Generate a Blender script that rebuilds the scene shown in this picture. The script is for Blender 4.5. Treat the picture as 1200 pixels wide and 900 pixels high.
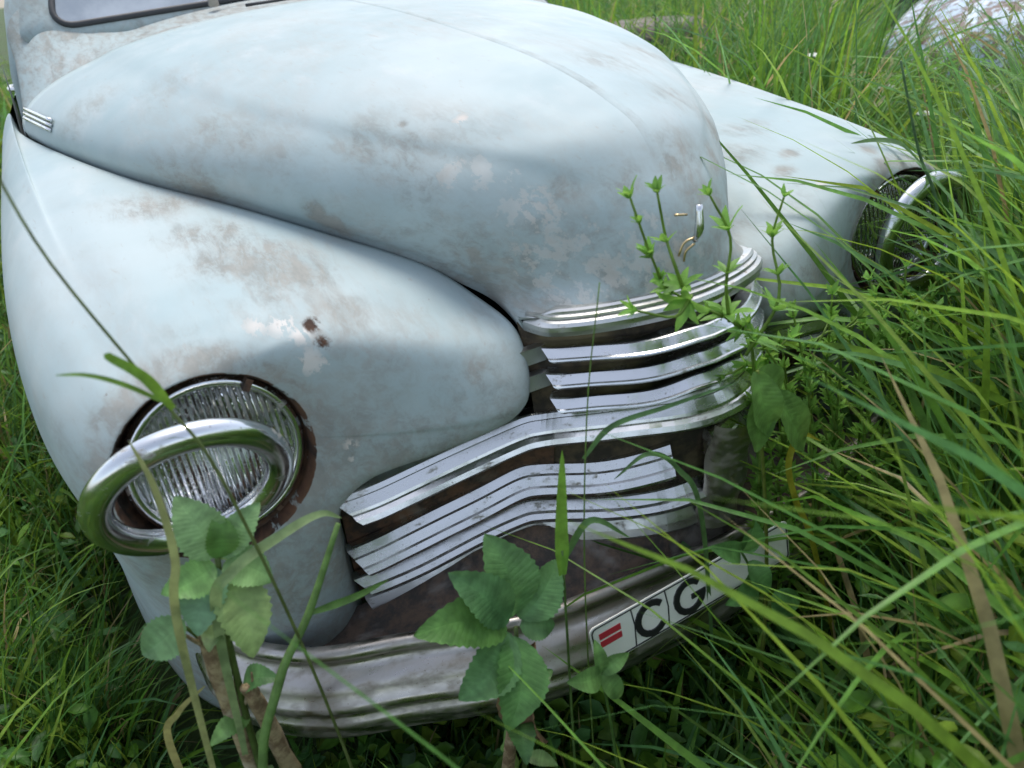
import bpy, math, random
import numpy as np
from mathutils import Vector, Matrix, noise as mnoise
random.seed(7); RNG = np.random.default_rng(11)
for o in list(bpy.data.objects): bpy.data.objects.remove(o)
scene = bpy.context.scene
COL = scene.collection

# ---------------------------------------------------------------- camera
CAM = Vector((-.591318, -.679248, 1.188574))
yaw, pitch, roll = .453076, .517138, -.1005325
f = Vector((math.sin(yaw)*math.cos(pitch), math.cos(yaw)*math.cos(pitch), -math.sin(pitch)))
rt = Vector((math.cos(yaw), -math.sin(yaw), 0)); up = rt.cross(f)
R_ = math.cos(roll)*rt + math.sin(roll)*up; U_ = -math.sin(roll)*rt + math.cos(roll)*up
cd = bpy.data.cameras.new('camera'); cam = bpy.data.objects.new('camera', cd); COL.objects.link(cam)
m = Matrix((R_, U_, -f)).transposed().to_4x4(); m.translation = CAM; cam.matrix_world = m
cd.sensor_width = 36; cd.lens = 26.614; cd.clip_start = .02; cd.clip_end = 600
cd.dof.use_dof = True; cd.dof.focus_distance = 1.2; cd.dof.aperture_fstop = 5.0
scene.camera = cam
# ---------------------------------------------------------------- world, sun, exposure
SUN_EL, SUN_AZ = 66, 30          # azimuth clockwise from +Y
w = bpy.data.worlds.new('World'); scene.world = w; w.use_nodes = True
nt = w.node_tree; bg = nt.nodes['Background']
sky = nt.nodes.new('ShaderNodeTexSky'); sky.sky_type = 'NISHITA'; sky.sun_disc = False
sky.sun_elevation = math.radians(SUN_EL); sky.sun_rotation = math.radians(SUN_AZ)
sky.air_density = 1.0; sky.dust_density = 2.0; sky.ozone_density = 1.0
hs_ = nt.nodes.new('ShaderNodeHueSaturation'); hs_.inputs['Saturation'].default_value = .6     # thin high overcast
nt.links.new(sky.outputs[0], hs_.inputs['Color']); nt.links.new(hs_.outputs[0], bg.inputs[0]); bg.inputs[1].default_value = .15
sd = bpy.data.lights.new('sun', 'SUN'); sd.energy = 1.0; sd.angle = math.radians(24); sd.color = (1, .95, .87)
sun = bpy.data.objects.new('sun', sd); COL.objects.link(sun)
el, az = math.radians(SUN_EL), math.radians(SUN_AZ)
sdir = Vector((math.sin(az)*math.cos(el), math.cos(az)*math.cos(el), math.sin(el)))
sun.rotation_euler = sdir.to_track_quat('Z', 'Y').to_euler(); sun.location = (3, 4, 6)
vs = scene.view_settings; vs.view_transform = 'Standard'; vs.look = 'None'; vs.gamma = 1; vs.use_curve_mapping = False
vs.exposure = 1.05
scene.cycles.max_bounces = 8

# ---------------------------------------------------------------- helpers
def sstep(a, b, x):
    t = np.clip((np.asarray(x, float)-a)/(b-a), 0, 1); return t*t*(3-2*t)
def spline(pts, n, closed=False):
    """Catmull-Rom through pts, n samples per span."""
    p = np.asarray(pts, float); K = len(p)
    if closed: g = lambda i: p[i % K]; spans = K
    else:
        ext = np.vstack([2*p[0]-p[1], p, 2*p[-1]-p[-2]]); g = lambda i: ext[i+1]; spans = K-1
    out = []
    for i in range(spans):
        a, b, c, d = g(i-1), g(i), g(i+1), g(i+2)
        for t in np.linspace(0, 1, n, endpoint=False):
            out.append(.5*((2*b)+(-a+c)*t+(2*a-5*b+4*c-d)*t*t+(-a+3*b-3*c+d)*t**3))
    if not closed: out.append(p[-1])
    return np.array(out)
WORLD = {}                                   # world offset of each parent
def link(o, parent, loc=None):
    COL.objects.link(o)
    if parent is not None:
        o.parent = parent; o.location = -Vector(WORLD.get(parent.name, (0, 0, 0)))
    WORLD[o.name] = (0, 0, 0)
    return o
def meshobj(name, V, F, mat, parent=None, smooth=True, attrs=None):
    me = bpy.data.meshes.new(name)
    V = np.asarray(V, float)
    me.from_pydata(V.tolist(), [], [tuple(int(i) for i in q) for q in F])
    if smooth: me.polygons.foreach_set('use_smooth', [True]*len(me.polygons))
    for k, a in (attrs or {}).items():
        at = me.color_attributes.new(k, 'FLOAT_COLOR', 'POINT')
        c = np.ones((len(V), 4)); c[:, :3] = a; at.data.foreach_set('color', c.ravel())
    me.materials.append(mat); me.update()
    return link(bpy.data.objects.new(name, me), parent)
def thing(name, label, cat, loc=(0, 0, 0), group=None):
    o = bpy.data.objects.new(name, None); COL.objects.link(o); o.location = loc; o.empty_display_size = .05
    WORLD[o.name] = tuple(loc); tag(o, label, cat, group); return o
def tag(o, label=None, cat=None, group=None, kind=None):
    if label: o['label'] = label
    if cat: o['category'] = cat
    if group: o['group'] = group
    if kind: o['kind'] = kind
    return o
def gridfaces(r, c, wrap=False, flip=False, off=0):
    F = []
    for i in range(r-1):
        for j in range(c if wrap else c-1):
            k = (j+1) % c
            q = (off+i*c+j, off+i*c+k, off+(i+1)*c+k, off+(i+1)*c+j)
            F.append(q[::-1] if flip else q)
    return F
def join(parts):
    V, F, o = [], [], 0
    for v, fa in parts:
        V.append(np.asarray(v, float)); F += [tuple(i+o for i in q) for q in fa]; o += len(v)
    return np.vstack(V), F
def box(c, s, rot=None):
    x = np.array([[a, b, d] for a in (-1, 1) for b in (-1, 1) for d in (-1, 1)], float)*np.array(s)/2
    if rot is not None: x = x @ np.array(rot.to_3x3()).T
    return x+np.array(c), [(0, 1, 3, 2), (4, 6, 7, 5), (0, 4, 5, 1), (2, 3, 7, 6), (0, 2, 6, 4), (1, 5, 7, 3)]
def tube(path, rad, sides=6, n=5, caps=True):
    p = spline(path, n) if n > 1 else np.asarray(path, float)
    r = np.interp(np.linspace(0, 1, len(p)), np.linspace(0, 1, len(np.atleast_1d(rad))), np.atleast_1d(rad))
    V = []; ref = Vector((.3, .9, .2))
    for i in range(len(p)):
        t = Vector(p[min(i+1, len(p)-1)]-p[max(i-1, 0)]).normalized()
        a = t.cross(ref)
        if a.length < 1e-3: a = t.cross(Vector((1, 0, 0)))
        a.normalize(); b = t.cross(a)
        for k in range(sides):
            th = 2*math.pi*k/sides; V.append(p[i]+r[i]*(np.array(a)*math.cos(th)+np.array(b)*math.sin(th)))
    F = gridfaces(len(p), sides, True)
    if caps: F += [tuple(range(sides))[::-1], tuple(range((len(p)-1)*sides, len(p)*sides))]
    return np.array(V), F
def lathe(prof, c, n, seg=48, closed=False, upv=(0, 0, 1)):
    """prof: (radius, height along n)."""
    n = Vector(n).normalized(); a = Vector(upv).cross(n).normalized(); b = n.cross(a)
    V = []
    for r, h in prof:
        for k in range(seg):
            th = 2*math.pi*k/seg
            V.append(np.array(Vector(c)+a*(r*math.cos(th))+b*(r*math.sin(th))+n*h))
    F = gridfaces(len(prof), seg, True)
    if closed:
        L = (len(prof)-1)*seg
        F += [(L+k, L+(k+1) % seg, (k+1) % seg, k) for k in range(seg)]
    return np.array(V), F
MIR = np.array([-1, 1, 1.])

# ---------------------------------------------------------------- materials
class N:
    def __init__(s, name):
        s.m = bpy.data.materials.new(name); s.m.use_nodes = True; s.t = s.m.node_tree
        s.b = s.t.nodes['Principled BSDF']; s.out = s.t.nodes['Material Output']
        s.co = s.t.nodes.new('ShaderNodeTexCoord').outputs['Object']
    def put(s, sock, v):
        if hasattr(v, 'is_output'): s.t.links.new(v, sock)
        elif isinstance(v, (tuple, list)) and len(v) == 3 and sock.type == 'RGBA': sock.default_value = (*v, 1)
        else: sock.default_value = v
    def noise(s, scale, detail=4, rough=.55, stretch=None, dist=0, off=0):
        n = s.t.nodes.new('ShaderNodeTexNoise'); n.inputs['Scale'].default_value = scale
        n.inputs['Detail'].default_value = detail; n.inputs['Roughness'].default_value = rough
        n.inputs['Distortion'].default_value = dist
        mp = s.t.nodes.new('ShaderNodeMapping'); s.t.links.new(s.co, mp.inputs[0])
        if stretch: mp.inputs['Scale'].default_value = stretch
        mp.inputs['Location'].default_value = (off, off*.7, off*.3)
        s.t.links.new(mp.outputs[0], n.inputs['Vector']); return n.outputs['Fac']
    def ramp(s, v, lo, hi, a=0., b=1.):
        n = s.t.nodes.new('ShaderNodeMapRange'); n.interpolation_type = 'SMOOTHSTEP'
        for i, x in zip((1, 2, 3, 4), (lo, hi, a, b)): n.inputs[i].default_value = x
        s.put(n.inputs[0], v); return n.outputs[0]
    def math(s, op, a, b=0.):
        n = s.t.nodes.new('ShaderNodeMath'); n.operation = op; s.put(n.inputs[0], a); s.put(n.inputs[1], b); return n.outputs[0]
    def mix(s, fac, a, b):
        n = s.t.nodes.new('ShaderNodeMix'); n.data_type = 'RGBA'
        s.put(n.inputs[0], fac); s.put(n.inputs[6], a); s.put(n.inputs[7], b); return n.outputs[2]
    def attr(s, name):
        n = s.t.nodes.new('ShaderNodeAttribute'); n.attribute_name = name; return n
    def sep(s, c):
        n = s.t.nodes.new('ShaderNodeSeparateColor'); s.t.links.new(c, n.inputs[0]); return n.outputs
    def bump(s, h, strength=.2, dist=.01):
        n = s.t.nodes.new('ShaderNodeBump'); n.inputs['Strength'].default_value = strength; n.inputs['Distance'].default_value = dist
        s.put(n.inputs['Height'], h); s.t.links.new(n.outputs[0], s.b.inputs['Normal'])
    def set(s, **k):
        for a, v in k.items(): s.put(s.b.inputs[a.replace('_', ' ')], v)
        return s.m
def paint_mat():
    s = N('weathered_blue_grey_paint'); wr = s.sep(s.attr('wear').outputs['Color'])
    base = s.mix(s.ramp(s.noise(3, 3), .35, .65), (.325, .415, .425), (.395, .465, .465))
    base = s.mix(s.ramp(s.noise(14, 6, .65, (1.2, .5, 1.2)), .5, .8, 0, .5), base, (.49, .52, .51))
    fine = s.noise(26, 8, .7, (1.6, .6, 1.3)); med = s.noise(9, 7, .65, (1.3, .7, 1.2), .6, 3)
    streak = s.noise(38, 7, .72, (1.5, .35, 1.5), .4, 6)
    # dirt: smudged grime on placed spots; this channel also greys the lower front
    d = s.math('MULTIPLY', s.math('ADD', wr[1], .10), s.math('ADD', s.ramp(med, .3, .66, .25, 1.5), s.ramp(streak, .38, .64, -.2, .7)))
    dm = s.ramp(d, .18, 1.35)
    base = s.mix(s.math('MULTIPLY', dm, .72), base, s.mix(s.ramp(fine, .4, .6), (.17, .165, .14), (.29, .27, .23)))
    film = s.math('MULTIPLY', s.ramp(wr[1], .05, .9), s.ramp(streak, .3, .7, .25, .75))
    base = s.mix(s.math('MULTIPLY', film, .75), base, (.30, .29, .26))
    fall = s.ramp(s.noise(2.2, 5, .6, (1.5, .8, 1.5), .8, 8), .42, .7, 0, .45)
    base = s.mix(s.math('MULTIPLY', fall, s.ramp(streak, .35, .65, .3, 1.)), base, (.33, .325, .295))
    # chalky faded areas down to pinkish primer
    p = s.math('MULTIPLY', wr[0], s.math('ADD', s.ramp(fine, .36, .62, .15, 1.3), s.ramp(streak, .4, .62, -.25, .45)))
    pm = s.ramp(p, .38, .46)
    base = s.mix(s.math('MULTIPLY', pm, s.ramp(wr[0], .35, .95, .32, .95)), base, s.mix(s.ramp(med, .4, .62), (.60, .58, .54), (.60, .54, .48)))
    # specks and scratches everywhere
    sp = s.ramp(s.noise(46, 5, .75, (1.4, .7, 1.4), 0, 9), .69, .74)
    base = s.mix(s.math('MULTIPLY', sp, .7), base, (.21, .18, .15))
    sc = s.ramp(s.noise(90, 5, .7, (1, .16, 1.1), .4, 5), .60, .72)
    base = s.mix(s.math('MULTIPLY', sc, .4), base, (.31, .28, .24))
    # bare rust
    r = s.math('MULTIPLY', wr[2], s.math('ADD', s.ramp(fine, .34, .6, .35, 1.2), s.ramp(streak, .4, .6, -.2, .4)))
    rm = s.ramp(r, .28, .62)
    base = s.mix(rm, base, s.mix(s.ramp(med, .38, .62), (.035, .022, .016), (.13, .065, .035)))
    rough = s.math('ADD', s.ramp(s.noise(11, 5), .3, .7, .52, .7), s.math('MULTIPLY', s.math('MAXIMUM', dm, s.math('MAXIMUM', rm, pm)), .3))
    h = s.math('ADD', s.math('MULTIPLY', s.noise(7, 2), 1.), s.math('ADD', s.math('MULTIPLY', fine, .05), s.math('MULTIPLY', pm, -.04)))
    s.bump(h, .2, .02)
    return s.set(Base_Color=base, Roughness=rough, IOR=1.45)
def chrome_mat(name, grime=.35, rough=.14, tint=(.66, .67, .68), soft=0.):
    s = N(name); a = s.noise(18, 6, .65, (1, 2, 3)); b = s.noise(70, 5, .7, None, 0, 4)
    g = s.ramp(s.math('ADD', a, s.math('MULTIPLY', s.math('SUBTRACT', b, .5), .5)), .66-grime*.4-soft*.5, .80-grime*.25+soft, 0., 1.-soft)
    pits = s.ramp(s.noise(260, 2), .68, .74)
    col = s.mix(g, tint, (.24, .205, .16)); col = s.mix(s.math('MULTIPLY', pits, .6), col, (.12, .08, .05))
    met = s.math('SUBTRACT', 1., s.math('MULTIPLY', g, .85))
    ro = s.math('ADD', s.ramp(a, .3, .7, rough*.8, rough*1.7), s.math('MULTIPLY', g, .4))
    s.bump(s.math('ADD', s.noise(9, 2), s.math('MULTIPLY', b, .05)), .12, .008)
    return s.set(Base_Color=col, Metallic=met, Roughness=ro)
def rust_mat(name, c0=(.03, .022, .017), c1=(.15, .075, .04), c2=(.19, .155, .115), scale=22):
    s = N(name); a = s.noise(scale, 8, .7); b = s.noise(scale*.35, 4, .6, None, .5, 2)
    col = s.mix(s.ramp(a, .38, .64), c0, c1); col = s.mix(s.ramp(b, .5, .66, 0, .8), col, c2)
    s.bump(a, .7, .006)
    return s.set(Base_Color=col, Roughness=.85)
def plain(name, col, rough=.6, metal=0., var=.25, scale=30, **k):
    s = N(name); n = s.noise(scale, 5)
    c2 = tuple(x*(1-var) for x in col)
    s.bump(n, .15, .004)
    return s.set(Base_Color=s.mix(n, c2, tuple(min(1, x*(1+var)) for x in col)), Roughness=rough, Metallic=metal, **k)
def leaf_mat(name, trans=.35, rough=.42, vein=True):
    s = N(name); c = s.attr('col').outputs['Color']; n = s.noise(60, 4)
    hs = s.t.nodes.new('ShaderNodeHueSaturation'); s.t.links.new(c, hs.inputs['Color'])
    s.t.links.new(s.ramp(n, .3, .7, .78, 1.22), hs.inputs['Value'])
    s.put(s.b.inputs['Base Color'], hs.outputs[0]); s.put(s.b.inputs['Roughness'], rough)
    s.b.inputs['Specular IOR Level'].default_value = .28
    tr = s.t.nodes.new('ShaderNodeBsdfTranslucent'); mx = s.t.nodes.new('ShaderNodeMixShader'); mx.inputs[0].default_value = trans
    h2 = s.t.nodes.new('ShaderNodeHueSaturation'); h2.inputs['Hue'].default_value = .485; h2.inputs['Value'].default_value = 1.5
    s.t.links.new(hs.outputs[0], h2.inputs['Color']); s.t.links.new(h2.outputs[0], tr.inputs[0])
    s.t.links.new(s.b.outputs[0], mx.inputs[1]); s.t.links.new(tr.outputs[0], mx.inputs[2]); s.t.links.new(mx.outputs[0], s.out.inputs[0])
    return s.m
M = dict(
    paint=paint_mat(),
    chrome=chrome_mat('chrome', .12, .18, (.64, .65, .65)), chrome_ring=chrome_mat('chrome_ring', .2, .15, (.66, .67, .67)),
    bar=chrome_mat('bar_metal', .16, .2, (.66, .66, .64)),
    alu=chrome_mat('dull_aluminium', .22, .32, (.58, .58, .56)), bumper=chrome_mat('tarnished_bumper_chrome', .36, .3, (.41, .385, .35), .2),
    rust=rust_mat('rust'), grime=rust_mat('grille_grime', (.035, .028, .02), (.11, .08, .045), (.23, .19, .10)),
    apron=rust_mat('dirty_apron', (.06, .052, .046), (.15, .10, .07), (.25, .225, .20), 30),
    black=plain('black_cavity', (.012, .012, .012), .9), rubber=plain('perished_rubber', (.035, .037, .04), .6),
    reflector=plain('reflector', (.72, .73, .71), .22, 1., .06),
    plate=plain('plate_white', (.86, .85, .78), .35, 0, .05, 12), ink=plain('plate_ink', (.02, .02, .022), .4), red=plain('plate_red', (.55, .04, .06), .4),
    gold=plain('brass', (.6, .45, .25), .3, 1., .2), tyre=plain('old_tyre', (.05, .048, .045), .85, 0, .4),
    interior=plain('dark_interior', (.03, .03, .032), .8),
    leaf=leaf_mat('leaf'), grass=leaf_mat('grass_blade', .38, .4), stalk=rust_mat('dry_stalk', (.16, .10, .05), (.40, .31, .17), (.50, .43, .30), 45),
    dryleaf=rust_mat('dry_leaf', (.07, .045, .025), (.19, .11, .05), (.26, .17, .08), 30), petal=plain('petal', (.75, .77, .68), .7, 0, .1))
def glass_mat(name, flute=False):
    s = N(name); s.set(Base_Color=(.93, .95, .94), Roughness=.04, IOR=1.5, Transmission_Weight=1.)
    if flute:
        wv = s.t.nodes.new('ShaderNodeTexWave'); wv.wave_type = 'BANDS'; wv.bands_direction = 'X'; wv.inputs['Scale'].default_value = 42; wv.inputs['Distortion'].default_value = .2; s.t.links.new(s.co, wv.inputs['Vector'])
        s.bump(wv.outputs['Fac'], .9, .004)
        s.set(Roughness=s.ramp(s.noise(25, 6), .45, .8, .02, .2))
    return s.m
M['lens'] = glass_mat('lens_glass', True)
s_ = N('pale_windscreen'); M['glass'] = s_.set(Base_Color=s_.mix(s_.ramp(s_.noise(8, 6), .35, .7), (.24, .28, .32), (.38, .42, .46)), Roughness=s_.ramp(s_.noise(5, 4), .3, .7, .05, .2), IOR=1.52, Coat_Weight=.6)  # pale reflection is put into the pane colour
def ground_mat():
    s = N('soil_and_litter'); a = s.noise(9, 8, .7); b = s.noise(40, 6, .7, None, 0, 2); c = s.noise(.9, 3)
    col = s.mix(s.ramp(a, .35, .65), (.035, .04, .016), (.06, .085, .025)); col = s.mix(s.ramp(b, .52, .7, 0, .7), col, (.10, .085, .05))
    col = s.mix(s.ramp(c, .35, .6, .3, .85), col, (.05, .095, .022))
    s.bump(s.math('ADD', a, b), .8, .03); return s.set(Base_Color=col, Roughness=.95)
M['ground'] = ground_mat()

# ---------------------------------------------------------------- ground
def gz(x, y):
    return .02 + .03*np.sin(1.7*x+.6)*np.cos(1.3*y) + .02*np.sin(4.1*x+2*y)
def build_ground():
    a = np.concatenate([-np.geomspace(1, 240, 26)[::-1]-4, np.linspace(-4.5, 9, 110), np.geomspace(1, 240, 26)+9])
    X, Y = np.meshgrid(a, a); Z = gz(X, Y)*np.exp(-((X/14)**2+(Y/14)**2))
    o = meshobj('ground', np.stack([X, Y, Z], -1).reshape(-1, 3), gridfaces(len(a), len(a)), M['ground'])
    tag(o, 'dark soil and plant litter under the tall grass', 'ground', kind='structure')
build_ground()

# ---------------------------------------------------------------- the car
CAR = thing('derelict_car', 'pale blue-grey derelict vintage car overgrown with grass', 'car', (0, 1.6, 0))
def blot(V, spots):
    """spots: (x, y, z, radius, channel, amount) -> wear colour per vertex"""
    w_ = np.zeros((len(V), 3))
    for x, y, z, r, ch, am in spots:
        d = ((V[:, 0]-x)**2+(V[:, 1]-y)**2+(V[:, 2]-z)**2)/(r*r)
        w_[:, ch] = np.maximum(w_[:, ch], am*np.exp(-d*.45))
    return w_
# --- hood -------------------------------------------------------------
HE = [(-.190, .104, .785), (-.188, .118, .776), (-.183, .169, .782), (-.192, .199, .795), (-.217, .234, .812), (-.255, .286, .835), (-.321, .39, .856),
      (-.379, .48, .873), (-.439, .583, .89), (-.508, .688, .905), (-.581, .833, .923), (-.662, 1.068, .939), (-.723, 1.336, .944)]
HC = [(.002, .800), (.003, .822), (.005, .846), (.012, .872), (.026, .903), (.05, .937), (.10, .984), (.16, 1.008), (.24, 1.03), (.36, 1.052), (.55, 1.074), (.86, 1.103), (1.27, 1.128)]
HN = [1.6, 1.65, 1.7, 1.71, 1.68, 1.66, 1.64, 1.62, 1.61, 1.62, 1.72, 1.88, 2.0]
def hood_surface(nv=9, nu=61):
    e = spline(HE, nv); c = spline(HC, nv); n = spline([[q] for q in HN], nv)[:, 0]
    rows = []
    v = np.linspace(0, 1, len(e))
    for i in range(len(e)):
        th = np.linspace(0, math.pi/2, nu)
        sx = np.sin(th)**(2/n[i]); cx = np.cos(th)**(2/n[i])
        # re-space evenly along the curve
        p = np.stack([e[i, 0]*sx, e[i, 1]+(c[i, 0]-e[i, 1])*cx, e[i, 2]+(c[i, 1]-e[i, 2])*cx], -1)
        s = np.concatenate([[0], np.cumsum(np.linalg.norm(np.diff(p, axis=0), axis=1))]); q = np.linspace(0, s[-1], nu)
        p = np.stack([np.interp(q, s, p[:, k]) for k in range(3)], -1)
        # pressed crease between the crown and the side of the hood
        uu = q/s[-1]; vc = (v[i]-.42)/.58
        uc = .12+.55*math.sqrt(vc) if vc > 0 else None
        if uc is not None:
            k = (1-sstep(uc-.035, uc+.035, uu))*.0045*sstep(0, .12, vc)
            nrm = np.stack([p[:, 0]*.6, -(.1+0*uu), .6+0*uu], -1); nrm /= np.linalg.norm(nrm, axis=1)[:, None]
            p += nrm*k[:, None]
        rows.append(p)
    A = np.array(rows)                                    # rows x nu (centre -> right edge)
    full = np.concatenate([A[:, ::-1], (A*MIR)[:, 1:]], 1)  # right edge ... centre ... left edge
    return full
HOOD = hood_surface()
def build_hood():
    A = HOOD; r, c = A.shape[:2]
    top = A.reshape(-1, 3)
    # turned-down hem all round
    rim = [(0, j) for j in range(c)]
    V = [top]; F = gridfaces(r, c)
    off = len(top)
    for edge, idx in (('R', [i*c for i in range(r)]), ('L', [i*c+c-1 for i in range(r)]), ('B', [(r-1)*c+j for j in range(c)]), ('F', list(range(c)))):
        P = top[idx].copy(); inw = {'R': (.006, 0, -.016), 'L': (-.006, 0, -.016), 'B': (0, -.008, -.014), 'F': (0, .012, -.004)}[edge]
        V.append(P+np.array(inw)); o2 = off; off += len(P)
        for k in range(len(idx)-1):
            q = (idx[k], idx[k+1], o2+k+1, o2+k); F.append(q[::-1] if edge in 'LF' else q)
    V = np.vstack(V)
    spots = HOOD_SPOTS
    wr = blot(V, spots); wr[:, 1] = np.maximum(wr[:, 1], .5*(1-sstep(.83, .99, V[:, 2]))*(1-sstep(.2, .6, V[:, 1])))  # greyer towards the lower front of the nose
    o = meshobj('hood', V, F, M['paint'], CAR, attrs={'wear': wr})
    o['label'] = 'rounded pale blue-grey hood with worn grimy nose'
    return o
HOOD_SPOTS = [(-0.244, 0.27, 0.963, 0.0526, 1, 0.55), (-0.288, 0.344, 0.97, 0.0491, 1, 0.45), (-0.194, 0.217, 0.973, 0.0396, 1, 0.4), (-0.285, 0.3, 0.938, 0.0357, 1, 0.5), (-0.368, 0.453, 0.962, 0.0398, 1, 0.4), (-0.211, 0.213, 0.953, 0.0203, 0, 0.55), (-0.184, 0.181, 0.952, 0.0199, 0, 0.6), (-0.159, 0.15, 0.948, 0.0152, 0, 0.5), (-0.154, 0.122, 0.913, 0.0301, 0, 0.6), (-0.141, 0.104, 0.904, 0.0235, 0, 0.5), (-0.176, 0.147, 0.918, 0.0196, 0, 0.4), (-0.149, 0.098, 0.847, 0.0432, 0, 0.5), (-0.102, 0.053, 0.859, 0.0424, 0, 0.45), (-0.116, 0.053, 0.823, 0.0427, 0, 0.55), (-0.055, 0.014, 0.825, 0.0535, 0, 0.55), (-0.01, 0.005, 0.838, 0.038, 0, 0.5), (-0.15, 0.08, 0.807, 0.0432, 1, 0.7), (-0.096, 0.029, 0.814, 0.0425, 1, 0.6), (-0.023, 0.005, 0.813, 0.0435, 1, 0.6), (0.035, 0.063, 0.944, 0.0339, 1, 0.6), (0.041, 0.037, 0.905, 0.0281, 1, 0.6), (0.106, 0.304, 1.038, 0.0384, 1, 0.5), (0.262, 0.425, 1.024, 0.0396, 1, 0.5), (0.116, 0.093, 0.923, 0.0195, 1, 0.7), (0.083, 0.048, 0.883, 0.0187, 1, 0.7), (0.175, 0.166, 0.947, 0.0237, 1, 0.6), (0.121, 0.186, 1.0, 0.032, 1, 0.5), (-0.17, 0.257, 1.008, 0.0082, 0, 1.1), (-0.227, 0.319, 1.005, 0.0049, 1, 1.2), (-0.209, 0.182, 0.85, 0.0102, 1, 1.1), (-0.345, 0.4, 0.881, 0.0181, 1, 1.0), (-0.327, 0.382, 0.869, 0.0154, 1, 1.0), (-0.507, 0.671, 0.916, 0.0389, 1, 0.6), (-0.466, 0.607, 0.906, 0.0373, 1, 0.6), (-0.185, 0.18, 0.79, 0.0232, 1, 0.9), (-0.201, 0.194, 0.814, 0.0162, 1, 0.8), (-0.593, 0.975, 1.004, 0.0563, 1, 0.4), (-0.43, 0.603, 0.992, 0.0368, 1, 0.45), (-0.395, 0.532, 0.985, 0.0351, 1, 0.4), (-0.451, 0.824, 1.04, 0.0599, 1, 0.25), (-0.285, 0.293, 0.887, 0.0359, 1, 0.4), (-0.055, 0.064, 0.935, 0.0236, 1, 0.5), (-0.117, 0.1, 0.931, 0.0214, 1, 0.5), (-0.033, 0.027, 0.892, 0.0192, 0, 0.5)]
hood = build_hood()
def build_hood_details():
    c = HOOD.shape[1]//2
    path = HOOD[44:, c]                                   # raised seam down the middle
    prof = [(-.011, -.002), (-.006, .0014), (0, .0022), (.006, .0014), (.011, -.002)]
    V = []
    for i, p in enumerate(path):
        t = path[min(i+1, len(path)-1)]-path[max(i-1, 0)]; t /= np.linalg.norm(t); nrm = np.cross(t, [1, 0, 0]); nrm *= np.sign(nrm[2])
        k = min(1, i/14)
        for a, b in prof: V.append(p+np.array([a, 0, 0])+nrm*(b*k-.0006))
    meshobj('center_seam', V, gridfaces(len(path), 5), M['paint'], hood, attrs={'wear': np.tile([.1, .25, 0], (len(V), 1))})
    # side trim blades at the rear corners
    for s in (1, -1):
        parts = []
        for k in range(3):
            dn = np.array([-.0035, 0, -.0085])*(k-1)+np.array([-.003, -.001, .002])
            q = np.array([[-.704, 1.305, .979], [-.6814, 1.19, .978], [-.6564, 1.076, .975]])+dn
            v, fa = tube(q*np.array([s, 1, 1]), [.0042, .0046, .004], 8, 4); parts.append((v, fa))
        V, F = join(parts); meshobj('side_trim', V, F, M['chrome'], hood)
    # emblem on the nose: a slim upright blade with brass wings
    e = tube([(0, -.004, .868), (.001, -.010, .885), (.003, -.006, .912)], [.0035, .006, .0045], 8, 4)
    em = meshobj('emblem', *e, M['chrome'], hood)
    b = [tube(q, .0016, 6, 3) for q in ([(-.002, -.006, .873), (-.014, -.001, .868), (-.02, .001, .852)], [(-.002, -.007, .866), (-.012, -.003, .858), (-.014, -.002, .845)], [(-.028, .0, .905), (-.012, -.003, .903)])]
    for q in b: meshobj('emblem_wing', *q, M['gold'], em)
    # moulding along the front lip: three ribs
    row = HOOD[0]
    prof = [(-.01, .027), (.004, .027), (.007, .0245), (.007, .021), (.012, .0195), (.0125, .0165), (.011, .0155), (.018, .0135), (.0205, .009), (.0205, .003), (.018, -.004), (.004, -.006), (-.01, -.006)]
    V, L = [], len(row)
    for i in range(L):
        t = row[min(i+1, L-1)]-row[max(i-1, 0)]; t[2] = 0; t /= np.linalg.norm(t); nrm = np.array([t[1], -t[0], 0.])
        if nrm[1] > 0: nrm = -nrm
        end = min(i, L-1-i)/float(L)
        for a, b in prof:
            trim = 1 if b < .012 else sstep(.0, .12, end)      # upper ribs die out towards the ends
            bb = b if b < .012 else max(.0195, .012+(b-.012)*trim) if b > .0195 else b
            V.append(row[i]*np.array([1-.05*(1-sstep(0, .25, end)), 1, 1])+nrm*(a if a < 0 else a*(.35+.65*trim)*(.3+.7*sstep(0, .1, end)))+np.array([0, 0, bb-.016]))
    F = gridfaces(L, len(prof)); F += [tuple(range(len(prof)))[::-1], tuple(range((L-1)*len(prof), L*len(prof)))]
    o = meshobj('hood_moulding', V, F, M['alu'], hood, smooth=False); o['label'] = 'ribbed dull aluminium moulding under the hood lip'
build_hood_details()

# --- fenders ----------------------------------------------------------
HL = Vector((-.583, .130, .700)); HLR = .1157
HLN = Vector((.0702, -.9935, .0905)).normalized()
HA = Vector((1, 0, 0)) - HLN*HLN.x; HA.normalize(); HB = HA.cross(HLN); HB = HB if HB.z > 0 else -HB
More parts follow.
